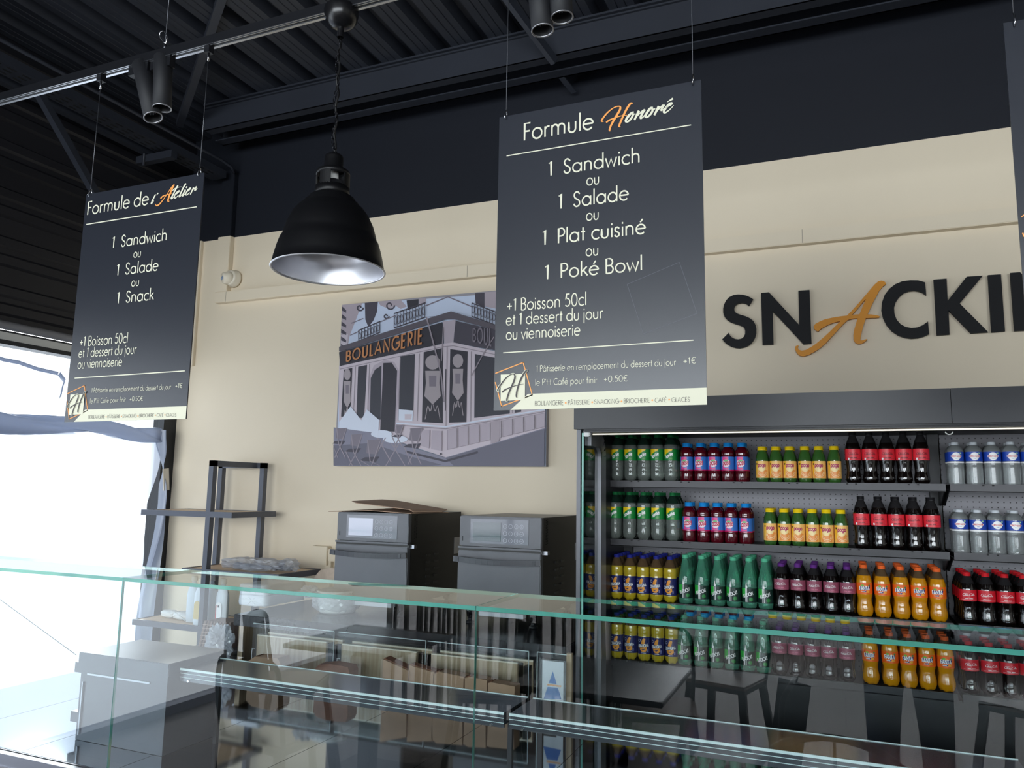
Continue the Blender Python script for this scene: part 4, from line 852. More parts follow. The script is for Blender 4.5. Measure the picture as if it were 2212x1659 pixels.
def l_water(b):
    r = .0318; B1 = mat('label_royal', (30, 70, 172), .35); ring(b, r, .098, .137, B1); ring(b, r-.0002, .09, .096, LW); patch(b, r+.0003, ell(-.001, .118, .017, .0165, 20), LW)
    ringpatch(b, r+.0005, -.022, .02, .1155, .1215, LW, 8); lt(b, r+.0008, 'CRISTALINE', LRED, .038, .0062, -.001, .1152, .2); lt(b, r+.0008, 'EAU', B1, .008, .003, -.001, .108, .18)
    patch(b, r+.0005, [(.013, .128), (.02, .128), (.02, .134), (.013, .134)], mat('label_mint', (170, 220, 160), .4))
def l_pulp(b):
    r = .0318; N1 = mat('label_navy', (32, 36, 96), .35); OO = mat('label_tangerine', (240, 158, 50), .35); ring(b, r, .036, .118, N1)
    q_ = [(-.012, .085), (-.006, .104), (.003, .112), (.01, .108), (.006, .09), (.004, .082)]; patch(b, r+.0003, q_, OO); patch(b, r+.0003, [(-.019, .066), (.016, .07), (.017, .056), (.008, .046), (-.006, .046), (-.016, .054)], OO)
    patch(b, r+.0005, [(-.012, .058), (.01, .062), (.0, .054)], N1); lt(b, r+.0009, 'ORANGINA', LW, .052, .013, .0, .07, .24, .12)
    for q_ in ribbon([(-.020+.006*math.cos(t), .1+.006*math.sin(t), .0012) for t in [i*PI/6 for i in range(13)]]): b.add([cyl(r+.0004)(*p) for p in q_], [(0, 1, 2, 3)], LW)
    ringpatch(b, r+.0004, -.01, .012, .0405, .0425, LW, 4); ringpatch(b, r+.0004, .018, .024, .046, .06, mat('label_mist', (120, 124, 170), .4), 3)
def l_spark(b):
    r = .0338; D1 = mat('label_forest', (16, 44, 38), .3); L1 = mat('label_bright_green', (50, 180, 70), .35); ring(b, r, .030, .094, D1)
    patch(b, r+.0003, [(-.036, .094), (-.012, .094), (-.012, .06), (-.036, .05)], L1); patch(b, r+.0003, ell(.012, .044, .009, .009), mat('label_leaf_green', (40, 130, 60), .35))
    for x_ in (-.012, -.006): ringpatch(b, r+.0004, x_-.0014, x_+.0014, .031, .094, LW, 2)
    lt(b, r+.0008, 'BADOIT', LW, .05, .0145, .001, .058, .19, .32); patch(b, r+.0006, [(-.012, .095), (-.003, .096), (-.003, .106), (-.006, .106), (-.008, .124), (-.012, .104)], LW)
def l_orange(b):
    r = .0318; O1 = mat('label_vivid_orange', (242, 104, 22), .35); NV = mat('label_deep_blue', (24, 40, 120), .35); ring(b, r, .106, .158, O1)
    for t0, t1 in ((0, 2*PI),):
        for q_ in ribbon([(.0+.016*math.cos(t), .13+.016*math.sin(t), .0016) for t in [i*PI/10 for i in range(21)]]): b.add([cyl(r+.0003)(*p) for p in q_], [(0, 1, 2, 3)], mat('label_soft_orange', (250, 180, 90), .4))
    patch(b, r+.0004, [(-.023, .126), (.018, .126), (.022, .142), (-.023, .140)], NV); patch(b, r+.0004, [(-.012, .120), (.004, .122), (.004, .116), (-.008, .114)], NV)
    patch(b, r+.0006, ell(-.010, .146, .007, .0045), mat('label_fresh_green', (110, 180, 50), .4)); patch(b, r+.0006, ell(.018, .147, .004, .004), mat('label_teal_green', (60, 140, 80), .4)); patch(b, r+.0005, ell(.012, .118, .006, .005), mat('label_slice', (250, 170, 60), .4))
    lt(b, r+.0010, 'FANTA', LW, .041, .0175, -.002, .1245, .26, .03); patch(b, r+.0009, [(-.016, .1175), (.0, .1195), (.0, .117), (-.014, .1155)], LW)
BT = {
 'lemonade': bottle('lemonade_bottle', '', [(14, 0), (24, 2), (30, 14), (32, 30), (30.5, 48), (29.5, 58), (31, 68), (31.5, 76), (30.6, 82), (31.5, 88), (31.5, 166), (30, 176), (24, 192), (16.5, 207), (13, 213), (13, 217)], 172, (CLEARG, mat('green_neck', (36, 62, 50), .08, trans=.5, ior=1.15)), (15, 213, 228), mat('cap_green', (22, 104, 56), .4), l_lemon, 5),
 'berry': bottle('berry_drink_bottle', '', [(22, 0), (27, 2), (30, 10), (30.3, 50), (29, 54), (30.3, 58), (30.3, 120), (28.8, 124), (30, 130), (29, 144), (23, 156), (17.5, 162), (17, 166)], 400, (BERRY, BERRY), (19.5, 165, 184), mat('cap_blue', (24, 140, 220), .4), l_berry, 0),
 'juice': bottle('juice_bottle', '', [(20, 0), (26, 3), (28, 12), (28.5, 24), (28.5, 100), (27.5, 112), (24, 130), (19, 142), (17.5, 147), (17, 150)], 400, (JUICE, JUICE), (20, 148, 165), mat('cap_yellow', (246, 208, 20), .4), l_juice, 6),
 'zero': bottle('dark_cola_bottle', '', PC, 162, (COLA, NECK), (15, 211, 226), mat('cap_black', (26, 25, 28), .4), cola_label(mat('label_coral', (226, 48, 62), .35), LINK, True, LINK), 5),
 'water': bottle('water_bottle', '', [(24, 0), (30, 2), (31, 8), (29.6, 14), (31, 20), (29.6, 27), (31, 34), (29.6, 41), (31, 48), (29.6, 55), (31, 62), (29.6, 69), (31, 76), (31.4, 88), (31.4, 140), (30, 148), (22, 160), (15, 167), (13.5, 171)], 400, (CLEAR, CLEAR), (15.5, 166, 178), mat('cap_clear', (214, 220, 226), .3), l_water, 0),
 'pulp': bottle('orange_drink_bottle', '', [(14, 0), (24, 3), (29, 14), (31, 28), (31.4, 36), (31.4, 120), (29.8, 126), (31.2, 132), (31.4, 152), (29.5, 166), (24, 184), (17, 200), (13, 207), (13, 210)], 166, (YEL, NECKA), (15, 207, 222), mat('cap_navy', (36, 44, 140), .4), l_pulp, 5, .955),
 'spark': bottle('sparkling_water_bottle', '', [(22, 0), (30, 3), (33, 10), (31.6, 16), (33, 22), (33.2, 28), (33.2, 96), (32.6, 112), (29, 140), (22, 172), (16, 204), (13.5, 214), (13.5, 219)], 400, (GREEN, GREEN), (15.5, 218, 234), mat('cap_mint', (92, 190, 150), .4), l_spark, 8, .955),
 'cherry': bottle('cherry_cola_bottle', '', PC, 162, (COLA, NECK), (15, 211, 226), mat('cap_violet', (98, 44, 128), .4), cola_label(mat('label_mauve', (150, 74, 96), .35), LW, False, mat('label_rose', (226, 120, 150), .4)), 5, .915),
 'orange': bottle('orange_soda_bottle', '', [(16, 0), (25, 2), (30, 10), (33, 26), (33, 42), (30, 58), (27.4, 74), (28, 86), (30.5, 98), (31.4, 106), (31.4, 160), (30, 172), (25.5, 192), (18, 212), (14, 222), (13, 226)], 174, (ORJ, NECKA), (15.5, 226, 241), mat('cap_orange', (240, 104, 44), .4), l_orange, 5, .9),
 'cola': bottle('cola_bottle', '', PC, 162, (COLA, NECK), (15, 211, 226), mat('cap_red', (206, 30, 40), .4), cola_label(LRED, LW, False, LW), 5, .915),
}
DESC = {'lemonade': 'green-capped lemonade bottle', 'berry': 'blue-capped dark berry drink bottle', 'juice': 'yellow-capped green juice bottle', 'zero': 'black-capped cola bottle with coral label', 'water': 'clear water bottle with blue label',
        'pulp': 'navy-capped yellow orange-drink bottle', 'spark': 'green sparkling water bottle', 'cherry': 'violet-capped cola bottle with mauve label', 'orange': 'orange-capped orange soda bottle', 'cola': 'red-capped cola bottle with red label'}
RAD = dict(lemonade=.0325, berry=.0312, juice=.0292, zero=.0330, water=.0322, pulp=.0320, spark=.0342, cherry=.0330, orange=.0338, cola=.0330)
ORD = ['first', 'second', 'third', 'fourth', 'fifth', 'sixth', 'seventh']
SHN = ['top shelf', 'second shelf', 'third shelf', 'lowest shelf']; ROWN = ['front row', 'second row back', 'third row back', 'rear row']
LAY = [
 (0, 'lemonade', (1333.6, 1362.2, 1390.6, 1417.8, 1448.3), 985, 3), (0, 'berry', (1483.3, 1513.2, 1542.2, 1571.5, 1602.3), 1005, 2), (0, 'juice', (1646.6, 1676.4, 1706.1, 1739, 1769.3, 1802.7), 1010, 2), (0, 'zero', (1843.2, 1879.5, 1915.9, 1953, 1989.4), 1000, 1), (0, 'water', (2064.4, 2104.2, 2144, 2184.6, 2224.8), 1000, 2),
 (1, 'lemonade', (1329.5, 1359.8, 1390.4, 1420.9, 1453.6), 1120, 3), (1, 'berry', (1488.5, 1519.3, 1548.4, 1578.9, 1611), 1130, 2), (1, 'juice', (1663.7, 1694.3, 1724, 1755.1, 1784.2, 1817.3), 1145, 3), (1, 'zero', (1861, 1899, 1936.5, 1974.8, 2013.6), 1130, 2), (1, 'water', (2074.5, 2113, 2149.7, 2188.3, 2228), 1150, 2),
 (2, 'pulp', (1332.5, 1359.7, 1388.2, 1416.5, 1445.2), 1250, 4), (2, 'spark', (1481, 1515.9, 1550.8, 1584.6, 1616.3, 1648.1), 1250, 4), (2, 'cherry', (1688.4, 1724.2, 1758.9, 1795.3, 1830.5), 1270, 4), (2, 'orange', (1867.4, 1906.4, 1946.6, 1984.6, 2025.8), 1280, 4), (2, 'cola', (2090.9, 2128.5, 2166, 2203.7), 1290, 4),
 (3, 'pulp', (1333, 1363, 1392, 1420.6, 1450.3), 1390, 3), (3, 'spark', (1479, 1513.9, 1544.6, 1577.4, 1610.2, 1646), 1400, 3), (3, 'cherry', (1684, 1718.7, 1754.5, 1790.3, 1829.4), 1410, 3), (3, 'orange', (1880, 1922.7, 1958.5, 2002, 2038.8), 1420, 3), (3, 'cola', (2094.4, 2138, 2179.2, 2220), 1430, 3),
]
used = set()
for sh, kind, xs, py, deep in LAY:
    r = RAD[kind]; X = [aty(x, py, YSH+r+.006).x for x in xs]
    for i in range(1, len(X)): X[i] = max(X[i], X[i-1] + 2*r + .0006)
    for row in range(deep):
        for i, x in enumerate(X):
            xx = x + (random.uniform(-.001, .001) if row else 0)
            y = YSH + r + .006 + row*(2*r+.0015)
            if y + r > 3.99: continue
            lab = f"{DESC[kind]}, {ORD[i]} from left in {ROWN[row]}, {SHN[sh]}"
            root = BT[kind]; loc = (xx, y, SHZ[sh]); rz = random.uniform(-.10, .10)
            if kind not in used: used.add(kind); root.location = loc; root.rotation_euler = (0, 0, rz); root['label'] = lab; root['group'] = kind_group if False else DESC[kind] + 's in the drinks fridge'
            else: dup(root, loc, rz, lab)
# ------------------------------------------------------------------ glass display counter
YG, YT, YR, ZG, ZDK = 1.885, 2.175, 2.95, 1.30, .70
XJ = [-3.43, -2.16, -.888, .382, 1.652]
PANE = pane_mat('counter_glass', (.93, .965, .96), 1.8); PANET = pane_mat('counter_top_glass', (.90, .95, .94), 1.75)
EDGE = mat('glass_edge', (96, 200, 180), .1, spec=.8, noise=.1, nscale=9, trans=.55)
def gbox(x0, x1, y0, y1, z0, z1, ax, g, e=None):
    b = MB(); e = e or EDGE; vs = [(x, y, z) for z in (z0, z1) for y in (y0, y1) for x in (x0, x1)]
    F = [(0, 2, 3, 1), (4, 5, 7, 6), (0, 1, 5, 4), (2, 6, 7, 3), (0, 4, 6, 2), (1, 3, 7, 5)]; big = {'z': (0, 1), 'y': (2, 3), 'x': (4, 5)}[ax]
    for i, f in enumerate(F): b.add(vs, [f], g if i in big else e)
    return b
ct = thing('display_counter', (-.9, 2.4, 0), 'long glass-fronted bakery display counter with mirror-bright deck and empty shelf', 'display counter')
DARKP = mat('counter_panel', (36, 37, 41), .4, metal=.2)
b = MB(); b.box(XJ[0], XJ[-1], 1.90, YR+.16, .10, .685); b.box(XJ[0], XJ[-1], 1.95, YR+.05, 0, .10); b.build('base_cabinet', DARKP, ct)
b = MB(); b.box(XJ[0], XJ[-1], 1.862, 1.90, .60, .70); b.build('front_rail', mat('front_rail_grey', (112, 114, 124), .35, metal=.5), ct)
b = MB(); b.box(XJ[0], XJ[-1], 1.858, 1.863, .655, .663); b.build('rail_line', CHROME, ct)
for a, c in zip(XJ, XJ[1:]):
    gbox(a+.0012, c-.0012, YG, YG+.008, ZDK, ZG-.0115, 'y', PANE).build('front_pane', PANE, ct)
    gbox(a+.0012, c-.0012, YG-.001, YT, ZG-.011, ZG, 'z', PANET).build('top_pane', PANET, ct)
DK = mat('polished_deck', (176, 181, 190), .05, metal=1., noise=.02, nscale=2)
b = MB()
for a, c in zip(XJ, XJ[1:]):
    w = (c-a)/3
    for i in range(3): b.box(a+i*w+.0012, a+(i+1)*w-.0012, YG+.012, YR, ZDK-.012, ZDK, DK)
b.box(XJ[0], XJ[-1], YG+.012, YR, ZDK-.02, ZDK-.013, mat('joint_dark', (20, 20, 22), .6)); b.build('deck', DK, ct)
b = MB(); b.box(XJ[0], XJ[-1], YR, YR+.16, ZDK-.015, ZDK); b.build('rear_ledge', mat('ledge_black', (26, 26, 30), .25), ct)
SHD = mat('shelf_smoked', (96, 100, 108), .16, metal=.55)
for i, (a, c) in enumerate(((-2.105, XJ[2]-.008), (XJ[2]+.008, XJ[3]-.008), (XJ[3]+.008, XJ[4]))):
    b = MB(); b.box(a, c, 2.11, 2.29, .945, .978, SHD); b.box(a, c, 2.104, 2.11, .938, .978, SHD)
    EW = mat('shelf_edge_white', (222, 238, 240), .2); b.box(a, c, 2.1015, 2.1045, .9735, .9805, EW); b.box(a, c, 2.288, 2.2915, .9755, .980, EW)
    for zz in (.964, .951): b.box(a, c, 2.1025, 2.1042, zz-.0008, zz+.0008, EW)
    o = b.build('glass_shelf', SHD, ct)
    for xx in (a+.04, c-.04):
        b = MB(); b.bar((xx, 2.25, .70), (xx, 2.25, .946), .014, .014); b.build('shelf_support', CHAR, o)
        b = MB(); b.tube([(xx, 2.10, .941), (xx, 2.108, .941)], .004, 8); b.build('bolt', CHROME, o)
colm = mat('column_grey', (92, 94, 102), .3, metal=.35)
root = thing('service_column', (-2.33, 2.19, ZDK), 'charcoal box with side tabs standing inside the display counter at the window end', 'metal box')
b = MB(); b.box(-2.535, -2.123, 2.068, 2.325, .701, .955); b.build('body', colm, root)
b = MB(); b.bbox(-2.545, -2.113, 2.06, 2.332, .955, 1.0, .002); b.build('top_panel', colm, root)
for z0, z1 in ((.925, .96), (.755, .79)):
    b = MB(); b.box(-2.578, -2.535, 2.075, 2.14, z0, z1); b.build('side_tab', colm, root)
b = MB(); b.box(-2.50, -2.2, 2.064, 2.068, .925, .931); b.box(-2.52, -2.515, 2.062, 2.068, .72, .9); b.build('rail', mat('rail_light', (170, 174, 184), .3, metal=.5), root)
b = MB(); b.tube([(-2.57, 2.07, .985), aty(0, 1295, 2.06), aty(-60, 1250, 2.06)], .0011, 5); tag(b.build('thin_line', mat('line_grey', (90, 92, 96), .5)), 'thin straight line rising leftwards from the charcoal box', 'cable')  # thin grey tube running up and left from the box
# ------------------------------------------------------------------ back counter with ovens
ZWT, YWT = .954, 3.2
WOOD = mat('light_oak', (202, 180, 152), .5)
nt = WOOD.node_tree; tc = nt.nodes.new('ShaderNodeTexCoord'); mp = nt.nodes.new('ShaderNodeMapping'); mp.inputs['Scale'].default_value = (26, 26, 1.6); nz = nt.nodes.new('ShaderNodeTexNoise'); nz.inputs['Scale'].default_value = 3; nz.inputs['Detail'].default_value = 6
cr = nt.nodes.new('ShaderNodeValToRGB'); cr.color_ramp.elements[0].position = .3; cr.color_ramp.elements[1].position = .75; cr.color_ramp.elements[0].color = (*lin((178, 152, 124)), 1); cr.color_ramp.elements[1].color = (*lin((216, 196, 170)), 1)
nt.links.new(tc.outputs['Object'], mp.inputs[0]); nt.links.new(mp.outputs[0], nz.inputs['Vector']); nt.links.new(nz.outputs['Fac'], cr.inputs[0]); nt.links.new(cr.outputs[0], nt.nodes['Principled BSDF'].inputs['Base Color'])
EDGEW = mat('oak_edge', (240, 228, 208), .5)
BLKT = mat('black_worktop', (30, 30, 34), .22, noise=.1, nscale=30)
wt = thing('back_counter', (-1.98, 3.68, 0), 'staff-side back counter with black worktop under the two ovens', 'counter')
b = MB(); b.bbox(-2.873, -1.085, YWT, 4.19, ZWT-.055, ZWT, .003); b.build('worktop', BLKT, wt)
b = MB(); b.box(-2.865, -2.835, 3.235, 4.15, 0, ZWT-.055); b.build('side_panel', WOOD, wt)
b = MB(); b.box(-2.835, -1.085, 3.75, 3.77, .1, ZWT-.055); b.box(-2.835, -1.085, 3.24, 4.15, .40, .42); b.box(-2.835, -1.085, 3.24, 4.15, 0, .1); b.box(-1.10, -1.085, 3.24, 4.15, .1, ZWT-.055); b.build('carcass', mat('carcass_grey', (92, 94, 100), .5), wt)
CLP = pane_mat('clear_guard', (.97, .98, .98), 1.5)
for k, (u0, u1, d) in enumerate(((-2.714, -2.297, 'nearest the window'), (-2.206, -1.802, 'in the middle of the row'), (-1.726, -1.304, 'nearest the fridge'))):
    root = thing('wooden_bin', ((u0+u1)/2, 3.23, .42), 'pale oak-fronted bin with clear guard under the back worktop, ' + d, 'bin', 'oak bins under the back worktop')
    b = MB(); b.box(u0, u1, 3.2, 3.218, .44, .862, WOOD); b.box(u0, u1, 3.2, 3.2185, .862, .868, EDGEW); b.build('front_board', WOOD, root)
    b = MB(); b.box(u0+.01, u1+.045, 3.268, 3.284, .44, .862, WOOD); b.box(u0+.01, u1+.045, 3.268, 3.284, .862, .869, EDGEW); b.build('back_board', WOOD, root)
    b = MB(); b.box(u0+.004, u0+.016, 3.218, 3.268, .44, .855); b.box(u1-.012, u1, 3.218, 3.268, .44, .855); b.box(u1+.018, u1+.04, 3.225, 3.268, .44, .85); b.box(u0, u1, 3.218, 3.268, .42, .44); b.build('side_panel', mat('bin_black', (22, 22, 24), .4), root)
    b = MB(); b.box(u0-.005, u1+.062, 3.172, 3.175, .46, .925, CLP); b.box(u0-.005, u1+.062, 3.1715, 3.1755, .924, .927, mat('guard_edge', (214, 226, 230), .2)); b.box(u1+.061, u1+.063, 3.1715, 3.1755, .46, .925, MATS['guard_edge']); b.build('guard', CLP, root)
    b = MB(); xx = u0-.018
    b.tube([(xx+.016, 3.19, .80), (xx, 3.19, .80), (xx-.002, 3.19, .765), (xx, 3.19, .76), (xx-.004, 3.19, .68), (xx+.014, 3.19, .68)], .002, 6); b.tube([(xx-.004, 3.19, .69), (xx-.008, 3.19, .62)], .002, 6); b.build('wire_hook', mat('hook_white', (236, 238, 240), .35), root)
OVF = mat('oven_front_grey', (90, 91, 95), .36, metal=.25, noise=.04, nscale=12); OVS = mat('oven_side_black', (28, 27, 25), .45)
def oven(x0, x1, label, d1):
    root = thing('speed_oven', ((x0+x1)/2, 3.8, ZWT), label, 'oven'); YO = 3.5; z0, z1 = 1.019, 1.474; w = x1-x0
    b = MB(); b.box(x0, x1, YO+.03, 4.10, z0, z1, OVS); b.box(x0, x1, YO+.03, 4.10, z1-.001, z1+.001, OVF); b.build('body', OVS, root)
    zc = 1.325
    b = MB(); b.bbox(x0, x1, YO, YO+.032, zc+.003, z1, .003); b.build('control_panel', OVF, root)
    b = MB(); b.box(x0+.06, x1-.065, YO-.002, YO, zc+.018, z1-.012); o = b.build('keypad_film', mat('keypad_grey', (104, 106, 116) if d1 else (62, 66, 74), .12, coat=.5), root)
    b = MB(); b.box(x0+.075, x0+.225, YO-.0035, YO-.002, zc+.03, z1-.028); b.build('display', mat('display_pale' if d1 else 'display_dark', (196, 198, 214) if d1 else (84, 92, 98), .08, coat=.6), o)
    b = MB()
    for r_ in range(3):
        for c_ in range(4):
            cx, cz = x0+.247+c_*.029, z1-.045-r_*.034; pts = arc(cx, cz, .0098, .0098, 0, 360, 14)
            for q_ in ribbon(pts, .0018): b.add([(u, YO-.0028, v) for u, v in q_], [(0, 1, 2, 3)])
            if c_ < 3: put_text(b, str(('150', '105', '501')[r_][c_]) if False else '1', lambda u, v: Vector((cx+u, YO-.0028, cz-.004+v)), None, .14, width=.003, h=.0075)
            else: b.box(cx-.005, cx+.005, YO-.003, YO-.0026, cz-.001, cz+.001)
    b.build('buttons', mat('button_print', (190, 192, 202), .4), o)
    b = MB(); b.box(x0+.016, x0+.02, YO-.001, YO, zc+.028, zc+.05); b.build('usb_slot', BLACK, root)
    b = MB(); b.box(x0-.004, x1+.004, YO+.004, YO+.03, zc-.022, zc-.004); b.build('vent_gap', OVS, root)
    b = MB(); b.bbox(x0-.006, x1, YO-.002, YO+.03, z0+.012, zc-.018, .004); b.box(x0-.006, x1, YO-.004, YO+.02, zc-.008, zc+.001); dr = b.build('door', OVF, root)
    b = MB(); pts = [(x0-.012+ (w+.022)*t, YO-.03-.022*math.sin(PI*t), zc-.058-.008*math.sin(PI*t)) for t in [i/14 for i in range(15)]]
    for a, c in zip(pts, pts[1:]): b.bar(a, c, .016, .026)
    for xx in (x0+.012, x1-.022): b.box(xx-.008, xx+.008, YO-.045, YO, zc-.07, zc-.05)
    b.build('handle', mat('handle_black', (52, 54, 60), .28), dr)
    b = MB(); b.box(x1+.0, x1+.025, YO+.02, YO+.05, zc-.025, zc-.008); b.build('hinge', STEEL, dr)
    b = MB()
    for i in range(5):
        for j in range(2): b.bbox(x1-.001, x1+.005, 3.69+j*.09, 3.74+j*.09, 1.10+i*.037, 1.112+i*.037, .002)
    b.build('louvre', mat('louvre_black', (40, 39, 37), .4), root)
    b = MB()
    for i in range(16):
        for j in range(2): b.box(x1, x1+.001, 3.565+.018*j-.004, 3.572+.018*j-.001, 1.345+i*.0075+(.004 if j else 0), 1.349+i*.0075+(.004 if j else 0))
    b.build('vent_holes', mat('hole_black', (6, 6, 6), .8), root)
    b = MB(); b.box(x1, x1+.0015, 4.02, 4.09, 1.24, 1.33); b.build('rating_plate', STEEL, root)
    b = MB(); b.bbox(x0+.11, x1-.09, YO+.006, YO+.05, .998, 1.019, .002); b.build('crumb_tray', mat('tray_pale', (190, 192, 198), .3), root)
    for xx, yy in ((x0+.05, 3.54), (x1-.05, 3.54), (x0+.05, 4.04), (x1-.05, 4.04)):
        b = MB(); b.lathe([(.016, .985), (.02, 1.019)], (xx, yy, 0), 18, CHROME); b.lathe([(0, ZWT), (.02, ZWT), (.02, ZWT+.01), (.011, ZWT+.014), (.011, .985), (.016, .985)], (xx, yy, 0), 18, BLACK); b.build('leg', CHROME, root)
    return root
oven(-2.478, -2.041, 'grey-fronted speed oven with pale screen, cardboard lying on top', True)
oven(-1.748, -1.314, 'grey-fronted speed oven with dark screen beside the drinks fridge', False)
KRAFT = mat('cardboard_brown', (168, 140, 118), .7, noise=.04, nscale=15)
b = MB(); A = [(-2.52, 3.50, 1.474), (-2.02, 3.53, 1.477), (-1.98, 3.95, 1.49), (-2.42, 3.97, 1.496), (-2.30, 3.7, 1.492)]
b.add([(-2.525, 3.48, 1.476), (-2.27, 3.49, 1.488), (-2.03, 3.50, 1.478), (-2.0, 3.86, 1.478), (-2.3, 3.86, 1.496), (-2.46, 3.86, 1.476)], [(0, 1, 4, 5), (1, 2, 3, 4)], KRAFT)
tag(b.build('cardboard_sheet', KRAFT, solid=.003), 'lower flattened brown cardboard sheet lying on the left oven', 'cardboard')
b = MB(); pp = [aty(760, 1082, 3.72), aty(826, 1078.5, 3.95), aty(858, 1081, 3.95), aty(966, 1100, 3.88), aty(955, 1104.5, 3.72), aty(893, 1105, 3.55), aty(885, 1100, 3.55), aty(770, 1086, 3.6)]
b.poly(pp, KRAFT); tag(b.build('cardboard_sheet', KRAFT, solid=.004), 'upper creased cardboard flap tilted up over the left oven', 'cardboard')

# cream junction boxes on the wall beside the oven
b = MB()
for (xa, ya, xb, yb) in ((672, 1179, 705, 1222),):
    p, q_ = aty(xa, ya, 4.15), aty(xb, yb, 4.15); b.bbox(p.x, q_.x, 4.15, 4.2, q_.z, p.z, .004)
p, q_ = aty(712, 1186, 4.15), aty(760, 1216, 4.15); b.bbox(p.x-.02, q_.x, 4.16, 4.2, q_.z, p.z, .004); b.bbox(p.x-.05, p.x, 4.17, 4.2, .95, q_.z, .003)
tag(b.build('junction_box', CREAM), 'cream junction box and trunking on the wall left of the ovens', 'junction box')
b = MB(); pp = [aty(x, y, 4.02) for x, y in ((676, 1248), (690, 1232), (712, 1226), (730, 1228), (730, 1262), (676, 1258))]; b.slab(pp, .1)
tag(b.build('snack_bag', mat('bag_beige', (206, 186, 168), .5, noise=.2, nscale=14), bevel=.006), 'beige and green bag tucked between wall and left oven', 'bag')

# ------------------------------------------------------------------ tall metal rack in the corner
RK = mat('rack_grey', (88, 91, 100), .4, metal=.15); RX = -3.573
rk = thing('shelf_rack', (-3.6, 3.9, 0), 'tall grey metal rack with three staggered oak shelves in the window corner', 'rack')
for x, y in ((RX, 3.7175), (-3.87, 4.11), (-3.515, 4.11)):
    b = MB(); b.box(x-.0175, x+.0175, y-.0175, y+.0175, 0, 1.757); b.build('post', RK, rk)
b = MB(); b.box(RX-.0175, RX+.0175, 3.70, 4.12, 1.722, 1.757); b.build('top_bar', RK, rk)
b = MB(); b.box(-3.8875, -3.4975, 4.0925, 4.1275, 1.722, 1.757); b.build('top_bar', RK, rk)
OAK2 = mat('shelf_oak', (214, 186, 156), .5, noise=.08, nscale=10)
for a, c, z in ((-4.128, -3.385, 1.444), (-3.75, -3.009, 1.098), (-4.128, -3.385, .762), (-3.75, -3.009, .42)):
    b = MB(); t = .034
    b.box(a, c, 3.699, 3.714, z-t, z); b.box(a, c, 4.085, 4.10, z-t, z); b.box(a, a+.015, 3.714, 4.085, z-t, z); b.box(c-.015, c, 3.714, 4.085, z-t, z); o = b.build('shelf_frame', RK, rk)
    b = MB(); b.box(a+.015, c-.015, 3.714, 4.085, z-.018, z-.003); b.build('shelf_board', OAK2, o)
def crumple(name, c, sz, m, parent, n=3, amp=.25, seed=1):
    rnd = random.Random(seed); bm = bmesh.new(); bmesh.ops.create_icosphere(bm, subdivisions=n, radius=1)
    for v in bm.verts:
        d = v.co.normalized(); k = 1 + amp*(rnd.random()-.5); q_ = 3
        e = (abs(d.x)**q_+abs(d.y)**q_+abs(d.z)**q_)**(-1/q_)
        v.co = Vector((c[0]+d.x*e*k*sz[0], c[1]+d.y*e*k*sz[1], max(c[2]+d.z*e*k*sz[2], c[2]-sz[2])))
    b = MB(); b.bm(bm, m, False); return b.build(name, m, parent)
BAGM = film_mat('clear_bag', (226, 230, 238), .45, .12)
root = thing('wrapped_scanner', (-3.3, 3.85, 1.098), 'grey hand tool in a clear plastic bag on the rack\'s middle shelf', 'wrapped tool')
b = MB(); b.tube([(-3.42, 3.80, 1.123), (-3.30, 3.80, 1.118)], .02, 12); b.tube([(-3.29, 3.80, 1.118), (-3.05, 3.87, 1.115)], [.017, .012], 10); b.build('tool', mat('tool_grey', (120, 126, 138), .35), root)
crumple('bag', (-3.31, 3.83, 1.133), (.21, .075, .035), BAGM, root, 4, .3, 3)
crumple('bag', (-3.08, 3.88, 1.132), (.06, .05, .034), BAGM, root, 3, .5, 5)
PETW = mat('milky_plastic', (226, 234, 242), .3, trans=.15)
for i, (px, py_, y, lb, d) in enumerate(((415, 1335, 3.80, 0, 'far left of the four on the low rack shelf'), (431, 1338, 3.74, 1, 'second from left, its amber side label showing'), (452, 1339, 3.84, 0, 'third from left, behind the rack post'), (478, 1339, 3.77, 2, 'on the right with red-edged label'))):
    x = aty(px, py_, y).x; root = thing('cleaner_bottle', (x, y, .762), 'tall milky plastic cleaner bottle, ' + d, 'bottle', 'milky bottles on the rack'); k = .001
    b = MB(); prof = [(0, 0), (38, 0), (43, 4), (44, 20), (44, 165), (40, 190), (26, 225), (17, 240), (16, 250)]; b.lathe([(r*k, z*k) for r, z in prof], (0, 0, 0), 24)
    b.v = [Vector((p.x*1.0 + x, p.y*.7 + y, p.z + .762)) for p in b.v]; b.build('body', PETW, root)
    b = MB(); b.lathe([(.018, .25), (.02, .252), (.019, .278), (0, .279)], (x, y, .762), 20); b.build('cap', mat('cap_white', (238, 236, 228), .4), root)
    if lb:
        b = MB(); pts = [(x-.02, .80), (x+.024, .80)] + [(x+.002+.022*math.cos(t), .885+.022*math.sin(t)) for t in [i_*PI/8 for i_ in range(9)]] ; pts = [(x-.02, .80), (x+.024, .80), (x+.024, .885)] + [(x+.002+.022*math.cos(t), .885+.022*math.sin(t)) for t in [i_*PI/8 for i_ in range(1, 8)]] + [(x-.02, .885)]
        b.slab([(u, y-.0325, v) for u, v in pts], .002, LW if lb == 2 else mat('label_amber', (214, 190, 130), .4))
        if lb == 2: b.slab([(x-.02, y-.0332, .80), (x-.014, y-.0332, .80), (x-.014, y-.0332, .89), (x-.02, y-.0332, .88)], .001, LRED); b.box(x-.004, x+.006, y-.0332, y-.0325, .875, .888, DINK)
        b.build('label', LW, root)
